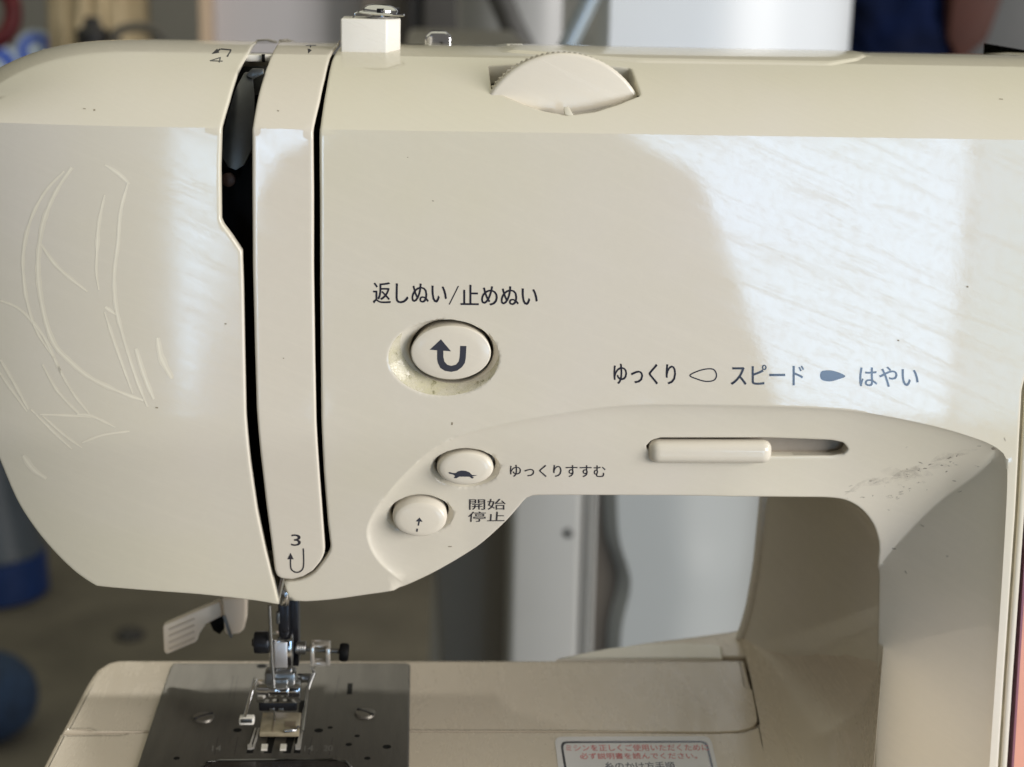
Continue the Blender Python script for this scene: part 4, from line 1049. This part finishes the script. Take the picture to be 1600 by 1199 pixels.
# presser lifter with thread cutter
YL = 66.0
bm = bmesh.new()
arm = [(343, 940), (300, 958), (257, 977), (254, 980), (256, 1018), (259, 1023), (264, 1022), (306, 1004), (309, 999), (312, 990), (322, 976), (340, 967), (349, 962)]
add_prism(bm, [at(*p, YL) for p in arm], (0, 3.2, 0), .6, 3)
lift = from_bm('presser_lifter', bm, LEVERP, machine)
bm = bmesh.new(); add_prism(bm, [at(*p, YL-2) for p in ((346, 935), (349, 962), (351, 990), (357, 993), (374, 991), (381, 985), (384, 972), (385, 935))], (0, 6, 0), .8, 3); from_bm('lifter_root', bm, LEVERP, lift)
bm = bmesh.new()
for k in range(4):
    a = at(264+k*.3, 984+k*10, YL-.05); b = at(304, 967+k*10, YL-.05)
    add_tube(bm, [a, b], .35, 8)
from_bm('grip_rib', bm, simple('rib_shade', (.76, .66, .55), .4), lift)
bm = bmesh.new(); add_prism(bm, [at(*p, YL+1.5) for p in ((327, 972), (340, 966), (350, 964), (350, 984), (343, 992), (333, 986))], (0, 2.5, 0), .3); from_bm('thread_cutter', bm, BLACK, lift)
bm = bmesh.new(); add_prism(bm, [at(*p, YL-3) for p in ((348, 964), (352, 963), (363, 995), (361, 998), (358, 994))], (0, .8, 0)); from_bm('cutter_blade', bm, STEEL, lift)

# ------------------------------------------------------------------ surroundings
def thing(o, label, cat, group=None):
    o['label'] = label; o['category'] = cat
    if group: o['group'] = group
    return o
def empty(name, loc, label, cat):
    e = bpy.data.objects.new(name, None); COL.objects.link(e); e.location = Vector(loc)*MM
    return thing(e, label, cat)
FZ = -760.0
CONC = simple('concrete_floor', (.145, .130, .098), .75, 0, .35, 9, .25)
bm = bmesh.new(); vs = [bm.verts.new(Vector(p)) for p in ((-9000, -6000, FZ), (9000, -6000, FZ), (9000, 7000, FZ), (-9000, 7000, FZ))]; bm.faces.new(vs)
from_bm('floor', bm, CONC, None, False, kind='structure')
WALL = simple('grey_wall_paint', (.20, .195, .17), .7, 0, .15, 3)
bm = bmesh.new(); add_box(bm, (-6000, 4600, FZ), (6000, 4700, 2600)); from_bm('wall', bm, WALL, None, False, kind='structure')
# workbench under the machine
WOOD = simple('bench_board', (.42, .36, .28), .5, 0, .3, 20, .1, .5, 0, (1, 8, 1))
bench = empty('work_table', (0, 30, FZ), 'low work table carrying the sewing machine', 'table')
bm = bmesh.new(); add_box(bm, (-118, -260, -96), (330, 118, -71), 3); from_bm('table_top', bm, WOOD, bench)
for x in (-100, 312):
    for y in (-240, 100):
        bm = bmesh.new(); add_box(bm, (x-16, y-16, FZ+.5), (x+16, y+16, -96.5), 2); from_bm('leg', bm, WOOD, bench)
# base block of the machine down to the table
bm = bmesh.new(); add_box(bm, (-95, -120, -70.5), (190, 78, -61), 2); from_bm('machine_base', bm, BEDM, machine)

LITWHITE = simple('lit_white_shell', (.66, .69, .72), .35, 0, .05, 6)
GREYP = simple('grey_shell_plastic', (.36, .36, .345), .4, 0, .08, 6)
DGREY = simple('dark_recess', (.10, .085, .068), .6, 0, .2, 10)
CHAR = simple('charcoal_plastic', (.035, .032, .030), .5, 0, .3, 10)
# white appliance seen above the arm and through the throat
YA = 640.0
xA0, xA1, xA2, xA3 = [float(at(x, 900, YA)[0]) for x in (800, 932, 958, 1330)]
apl = empty('white_appliance', (xA1, YA+120, FZ), 'white plastic household appliance with a curved grey seam standing behind the machine', 'appliance')
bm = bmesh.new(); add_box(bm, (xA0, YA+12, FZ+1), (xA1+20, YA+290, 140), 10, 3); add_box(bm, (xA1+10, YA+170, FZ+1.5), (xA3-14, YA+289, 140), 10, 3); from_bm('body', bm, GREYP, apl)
# side panel with grooves and screw
pA = float(at(800, 900, YA)[0]); 
bm = bmesh.new(); add_box(bm, (float(at(797, 900, YA)[0]), YA, FZ+8), (float(at(908, 900, YA)[0]), YA+30, 160), 5, 3); fp = from_bm('side_panel', bm, GREYP, apl)
bm = bmesh.new(); add_box(bm, (float(at(911, 900, YA)[0]), YA+1, FZ+8), (float(at(918, 900, YA)[0]), YA+30, 160), 2, 2); add_box(bm, (float(at(921, 900, YA)[0]), YA+2, FZ+8), (float(at(930, 900, YA)[0]), YA+30, 160), 2, 2); from_bm('panel_rib', bm, GREYP, apl)
bm = bmesh.new(); add_lathe(bm, at(888, 833, YA), (0, -1, 0), [(-1, 4), (.6, 3.6), (1.4, 1.5)], 20); from_bm('panel_screw', bm, simple('screw_grey', (.16, .16, .15), .4, .5), fp)
bm = bmesh.new(); add_box(bm, (float(at(930, 900, YA)[0]), YA+8, FZ+8), (float(at(985, 900, YA)[0]), YA+20, 160)); from_bm('recess', bm, DGREY, apl)
# bulged door with an S-shaped left edge
edge = smoothline([(942, 700), (945, 800), (950, 845), (960, 875), (967, 900), (966, 925), (958, 955), (952, 990), (950, 1060)], 4)
zs = [at(*p, YA)[2] for p in edge]; xs = [at(*p, YA)[0] for p in edge]
V = []; Fc = []; NC = 16; xLow = float(at(1236, 900, YA)[0])
zz = np.r_[420, 300, np.array(zs)]; xx = np.r_[xs[0]-2, xs[0]-1, np.array(xs)]
zz = np.r_[zz, FZ+10]; xx = np.r_[xx, xx[-1]]
for x, z in zip(xx, zz):
    for k in range(NC+1):
        t = k/NC; X = x+(xLow-x)*t
        V.append((X, YA+8-12*min(1, t/.06)**.5+(0 if t < .32 else 150*(1-math.sqrt(max(0, 1-((t-.32)/.70)**2)))), z))
for j in range(len(xx)-1):
    for k in range(NC): Fc.append((j*(NC+1)+k, j*(NC+1)+k+1, (j+1)*(NC+1)+k+1, (j+1)*(NC+1)+k))
cut = [j for j in range(len(xx)) if zz[j] < 150]
lowF = [f for f in Fc if zz[f[0]//(NC+1)] <= 300]; upF = [f for f in Fc if zz[f[0]//(NC+1)] > 300]
Vl = list(V)
link('front_door', Vl, lowF, simple('shaded_white_shell', (.35, .37, .372), .32, 0, .05, 6), apl)  # greyer copy of the white shell, lower shade put into the colour
bm = bmesh.new()
zu0, zu1 = 150, 430
ua = float(at(950, 60, YA)[0]); 
pts = [(ua+(xA3-ua)*t, YA-8+(0 if t < .32 else 150*(1-math.sqrt(max(0, 1-((t-.32)/.70)**2))))) for t in np.linspace(0, 1, 25)]
pts = [(ua-6, YA+40), (ua-5, YA)]+pts+[(xA3, YA+280), (ua-6, YA+280)]
add_prism(bm, [(x, y, zu0) for x, y in pts], (0, 0, zu1-zu0)); from_bm('upper_shell', bm, LITWHITE, apl)  # whiter copy of the same shell, brighter light put into the colour
# shaded side of the white appliance, its shade put into a darker colour
YS = 700.0
s0, s1 = at(650, 900, YS), at(792, 900, YS)
sh_ = empty('shaded_flank', ((s0[0]+s1[0])/2, YS+60, FZ), 'narrow grey brown side of the white appliance, shade put into its colour', 'flank')
bm = bmesh.new(); add_prism(bm, [at(760, 1010, YS+20)*np.array([1, 1, 0])+np.array([-4, 0, FZ+1]), at(792, 1010, YS+20)*np.array([1, 1, 0])+np.array([12, 0, FZ+1]), at(792, 760, YS+20)*np.array([1, 1, 0])+np.array([12, 0, 160]), at(650, 760, YS+20)*np.array([1, 1, 0])+np.array([-10, 0, 160])], (0, 220, 0), 6, 2); from_bm('body', bm, simple('shaded_side_shell', (.20, .185, .16), .5, 0, .1, 6), sh_)
# dark panels and pole above the arm
def slab(name, px0, px1, Y, dep, mat, label, cat, ztop=700, zbot=None, bev=8):
    a = at(px0, 40, Y); b = at(px1, 40, Y)
    bm = bmesh.new(); add_box(bm, (a[0], Y, (FZ+1 if zbot is None else zbot)), (b[0], Y+dep, ztop), bev, 3)
    return thing(from_bm(name, bm, mat), label, cat)
def part_box(name, px0, px1, py0, py1, Y, dep, mat, parent, bev=3):
    a = at(px0, py0, Y); b = at(px1, py1, Y); bm = bmesh.new(); add_box(bm, (a[0], Y, b[2]), (b[0], Y+dep, a[2]), bev, 2); return from_bm(name, bm, mat, parent)
o = slab('white_locker', 331, 566, 2300, 380, simple('pale_grey_paint', (.56, .54, .56), .35, 0, .06, 3), 'tall pale grey locker beyond the needle end', 'locker')
o = slab('wooden_post', 311, 327, 2250, 60, simple('tan_wood', (.62, .47, .33), .6, 0, .2, 30, 0, .5, 0, (8, 8, 1)), 'thin tan wooden post beside the pale locker', 'post', bev=2)
o = slab('brown_board', 566, 634, 2200, 40, simple('brown_board', (.19, .165, .14), .6, 0, .15, 10), 'dull brown board standing between locker and dark pillar', 'board', bev=2)
o = slab('dark_pillar', 634, 661, 2150, 90, CHAR, 'narrow black pillar behind the thread guide screw', 'pillar', bev=4)
o = slab('charcoal_panel', 661, 728, 2130, 60, simple('charcoal_panel', (.085, .08, .075), .6, 0, .2, 10), 'charcoal panel right of the black pillar', 'panel', bev=4)
# rounded white drum in front: top part of the appliance row
d0, d1 = at(722, 40, 1150), at(955, 40, 1150)
dr = empty('grey_drum', ((d0[0]+d1[0])/2, 1330, FZ), 'large rounded pale grey drum behind the tension dial', 'drum')
bm = bmesh.new(); add_lathe(bm, ((d0[0]+d1[0])/2, 1330, FZ+1), (0, 0, 1), [(0, 92), (10, 100), (880, (d1[0]-d0[0])/2), (1500, (d1[0]-d0[0])/2+18)], 64); from_bm('shell', bm, simple('pale_drum', (.40, .41, .42), .35, 0, .1, 5), dr)
bm = bmesh.new(); add_tube(bm, [at(770, -30, 1120), at(800, 40, 1118), at(830, 100, 1120), at(850, 140, 1125)], 11, 20); thing(from_bm('dark_hose', bm, simple('grey_rubber', (.15, .15, .15), .5)), 'dark grey hose sagging across the pale drum', 'hose')
bm = bmesh.new(); add_tube(bm, [at(940, -40, 600), at(905, 34, 600), at(868, 110, 600), at(850, 150, 600)], 5.6, 24); thing(from_bm('steel_pole', bm, simple('blue_grey_steel', (.40, .46, .50), .3, .5, .1)), 'leaning blue grey steel pole above the tension dial', 'pole')
# right: navy cloth, brown carton, dark corner
def blob(name, c, r, mat, seed, amp=.14, sub=4, sq=(1, 1, 1)):
    bm = bmesh.new(); bmesh.ops.create_icosphere(bm, subdivisions=sub, radius=1)
    from mathutils import noise as mn
    for v in bm.verts:
        n_ = mn.fractal(v.co*1.6+Vector((seed, seed*2, 0)), 1, 2, 4)
        w_ = abs(mn.noise(v.co*3.1+Vector((seed, 0, seed))))
        v.co = Vector([c[i]+v.co[i]*(1+amp*n_-amp*w_)*r*sq[i] for i in range(3)])
    return from_bm(name, bm, mat, None, True, 80)
NAVY = simple('navy_cloth', (.003, .008, .035), .8, 0, .6, 25, .3, .1)
c = at(1410, 60, 1500); thing(blob('navy_jacket', c, 75, NAVY, 3, .2, 4, (1.0, .6, 1.15)), 'crumpled navy blue cloth right of the white appliance', 'cloth')
c = at(1340, 30, 1560); thing(blob('blue_bag', c, 70, simple('royal_blue_cloth', (.004, .016, .085), .7, 0, .5, 25, .3, .1), 8, .2, 4, (1, .6, 1.3)), 'blue cloth bag hanging behind the navy cloth', 'bag')
car = [at(*p, 1450) for p in ((1492, -40), (1578, -30), (1545, 62), (1500, 100), (1480, 60))]
bm = bmesh.new(); add_prism(bm, car, (0, 120, 0), 6, 2); thing(from_bm('leather_pouch', bm, simple('red_brown_leather', (.075, .028, .02), .6, 0, .3, 20, 0, .2)), 'red brown leather pouch at the far right', 'pouch')
o = slab('dark_cupboard', 1322, 1720, 1680, 200, simple('black_green', (.014, .016, .014), .5, 0, .3, 5), 'black cupboard behind the navy cloth', 'cupboard', 600)
# left: cloth bag, red helmet ring, blue rolls
CREAM = simple('cream_canvas', (.62, .50, .31), .85, 0, .3, 18, .3)
c0, c1 = at(72, 60, 2400), at(240, 60, 2400)
bg_ = empty('canvas_bag', ((c0[0]+c1[0])/2, 2460, FZ), 'cream canvas bag on a stand at the far left', 'bag')
V = []; Fc = []
from mathutils import noise as mn
NX, NZ = 40, 24
for j in range(NZ+1):
    for i in range(NX+1):
        u, v = i/NX, j/NZ
        x = c0[0]+(c1[0]-c0[0])*(u*(1-.10*v)+.05*v); z = -60+v*440
        y = 2400-60*math.sin(math.pi*u)**.6+22*mn.noise(Vector((u*7, v*1.6, 1)))+12*mn.noise(Vector((u*17, v*3, 4)))
        V.append((x, y, z))
for j in range(NZ):
    for i in range(NX): Fc.append((j*(NX+1)+i, j*(NX+1)+i+1, (j+1)*(NX+1)+i+1, (j+1)*(NX+1)+i))
o = link('cloth', V, Fc, CREAM, bg_); md = o.modifiers.new('thickness', 'SOLIDIFY'); md.thickness = .008
bm = bmesh.new()
for x in (c0[0]+20, c1[0]-20): add_box(bm, (x-10, 2410, FZ+1), (x+10, 2430, -30), 2)
from_bm('stand', bm, CHAR, bg_)
bm = bmesh.new(); q = at(145, 64, 1900); add_lathe(bm, q-np.array([0, 0, 30]), (0, 0, 1), [(0, 20), (4, 22), (44, 22), (50, 12), (62, 10)], 24); thing(from_bm('dark_bottle', bm, CHAR), 'small black bottle below the canvas bag', 'bottle')
bm = bmesh.new(); q = at(216, 60, 1880)
add_tube(bm, [q+np.array([32*math.cos(a), 0, 15*math.sin(a)]) for a in np.linspace(0, 2*math.pi, 33)], 6.5, 10); thing(from_bm('grey_handle_ring', bm, simple('grey_band', (.13, .12, .10), .5)), 'dull grey ring shaped handle near the canvas bag', 'handle')
q = at(-14, 20, 1700); bm = bmesh.new()
add_tube(bm, [q+np.array([27*math.cos(a), 8*math.sin(a), 34*math.sin(a)]) for a in np.linspace(0, 2*math.pi, 41)], 11, 14); thing(from_bm('red_cable_coil', bm, simple('dark_red_rubber', (.14, .008, .012), .5)), 'dark red rubber coil at the upper left corner', 'coil')
BLUE = simple('bright_blue_plastic', (.012, .075, .50), .35, 0, .15, 10); PBLUE = simple('pale_blue_plastic', (.42, .50, .60), .4, 0, .1, 10)
def blue_roll(px, py, Y, r, label):
    q = at(px, py, Y); e = empty('blue_roll', (q[0], q[1], q[2]-r), label, 'roll'); e['group'] = 'blue rolls at the far left'
    ax_ = (.1, -1, .25)
    for nm, mt, rr, d0_, d1_ in (('rim', PBLUE, r, 0, 60), ('core', BLUE, r*.80, -3, 0), ('hub', PBLUE, r*.42, -6, -3)):
        bm = bmesh.new(); add_lathe(bm, q, ax_, [(-d1_, rr), (-d0_-2, rr), (-d0_, rr-2)], 40); from_bm(nm, bm, mt, e)
    bm = bmesh.new(); add_box(bm, (q[0]-20, q[1]+10, FZ+1), (q[0]+20, q[1]+50, q[2]-r*.5)); from_bm('stand', bm, CHAR, e)
blue_roll(56, 80, 2400, 35, 'blue plastic roll with pale rim, the right one of two')
blue_roll(-7, 108, 2380, 42, 'blue plastic roll with pale rim, the left one cut by the frame')
# lower left: bucket with blue base, navy ball, small debris
q = at(-8, 912, 2040); bq = (q[0], 2040, FZ+1)
bk_ = empty('blue_bucket', bq, 'grey bucket with a royal blue base on the floor', 'bucket')
bm = bmesh.new(); add_lathe(bm, bq, (0, 0, 1), [(0, 76), (4, 82), (66, 80), (70, 74)], 48); from_bm('base', bm, simple('royal_blue', (.006, .030, .13), .4, 0, .2), bk_)
bm = bmesh.new(); add_lathe(bm, (bq[0], bq[1], bq[2]+69), (0, 0, 1), [(0, 76), (3, 78), (120, 40), (190, 38)], 48); from_bm('body', bm, simple('slate_grey', (.07, .085, .10), .45, 0, .3, 12), bk_)
q = at(-14, 1080, 1547); o = blob('navy_cushion', np.array([q[0], 1547, FZ+56]), 58, simple('denim_cloth', (.020, .045, .095), .9, 0, .7, 30, .4), 5, .04, 4)
thing(o, 'round denim blue cushion on the floor low at the left edge', 'cushion')
q = atz(203, 996, FZ); thing(blob('dark_pebble', q+np.array([0, 0, 4]), 19, CHAR, 2, .2, 3, (1.1, 1, .5)), 'small dark lump lying on the concrete floor', 'debris')

# the photographer, standing behind the camera (mirrored in the glossy front)
def mirror(px, py, Y):                          # point at depth Y that the front face mirrors at a pixel
    p = at(px, py, 0); d = ray(px, py); t = -(Y-0)/d[1]
    return np.array([p[0]+d[0]*t, Y, p[2]+d[2]*t])
YP = -820.0
sh_l, sh_r = mirror(440, 275, YP), mirror(1080, 300, YP)
el_l, el_r = mirror(275, 600, YP), mirror(1245, 650, YP)
mid = (sh_l+sh_r)/2
J = {'pelvis': mid+[0, -20, -520], 'waist': mid+[0, -10, -330], 'chest': mid+[0, 0, -130], 'upper': mid+[0, 0, 0], 'neck': mid+[0, 10, 62], 'head': mid+[0, 35, 150], 'crown': mid+[0, 30, 220],
     'sl': sh_l+[35, 0, -30], 'el': el_l+[30, -30, -60], 'wl': mid+[-150, 30, -470], 'sr': sh_r+[-35, 0, -30], 'er': el_r+[-30, -30, -60], 'wr': mid+[150, 30, -470],
     'hl': mid+[-90, -20, -560], 'hr': mid+[90, -20, -560], 'kl': mid+[-105, 10, -980], 'kr': mid+[105, 10, -980]}
zf = FZ+60
J['al'] = np.array([J['kl'][0]-10, J['kl'][1]-20, zf-700]); J['ar'] = np.array([J['kr'][0]+10, J['kr'][1]-20, zf-700])
J['al'][2] = J['ar'][2] = min(J['kl'][2]-50, zf)
J['kl'][2] = J['kr'][2] = (J['hl'][2]+zf)/2; J['al'][2] = J['ar'][2] = zf
J['tl'] = J['al']+[-20, 130, -30]; J['tr'] = J['ar']+[20, 130, -30]
RD = dict(pelvis=125, waist=125, chest=140, upper=118, neck=55, head=82, crown=60, sl=66, el=52, wl=42, sr=66, er=48, wr=40, hl=88, hr=88, kl=62, kr=62, al=44, ar=44, tl=38, tr=38)
names = list(J); E_ = [('pelvis', 'waist'), ('waist', 'chest'), ('chest', 'upper'), ('upper', 'neck'), ('neck', 'head'), ('head', 'crown'), ('upper', 'sl'), ('sl', 'el'), ('el', 'wl'), ('upper', 'sr'), ('sr', 'er'), ('er', 'wr'),
     ('pelvis', 'hl'), ('pelvis', 'hr'), ('hl', 'kl'), ('hr', 'kr'), ('kl', 'al'), ('kr', 'ar'), ('al', 'tl'), ('ar', 'tr')]
me = bpy.data.meshes.new('person'); me.from_pydata([(J[k]*MM).tolist() for k in names], [(names.index(a), names.index(b)) for a, b in E_], [])
me.materials.append(simple('dark_clothes', (.045, .040, .038), .9, 0, .3, 12))
per = bpy.data.objects.new('person', me); COL.objects.link(per)
per.modifiers.new('skin', 'SKIN'); sb = per.modifiers.new('smooth', 'SUBSURF'); sb.levels = sb.render_levels = 2
for k, v in zip(names, me.skin_vertices[0].data): v.radius = (RD[k]*MM, RD[k]*MM*(.75 if k in ('pelvis', 'waist', 'chest', 'upper') else 1)); v.use_root = (k == 'pelvis')
thing(per, 'person in dark clothes standing behind the camera with hands in pockets', 'person')
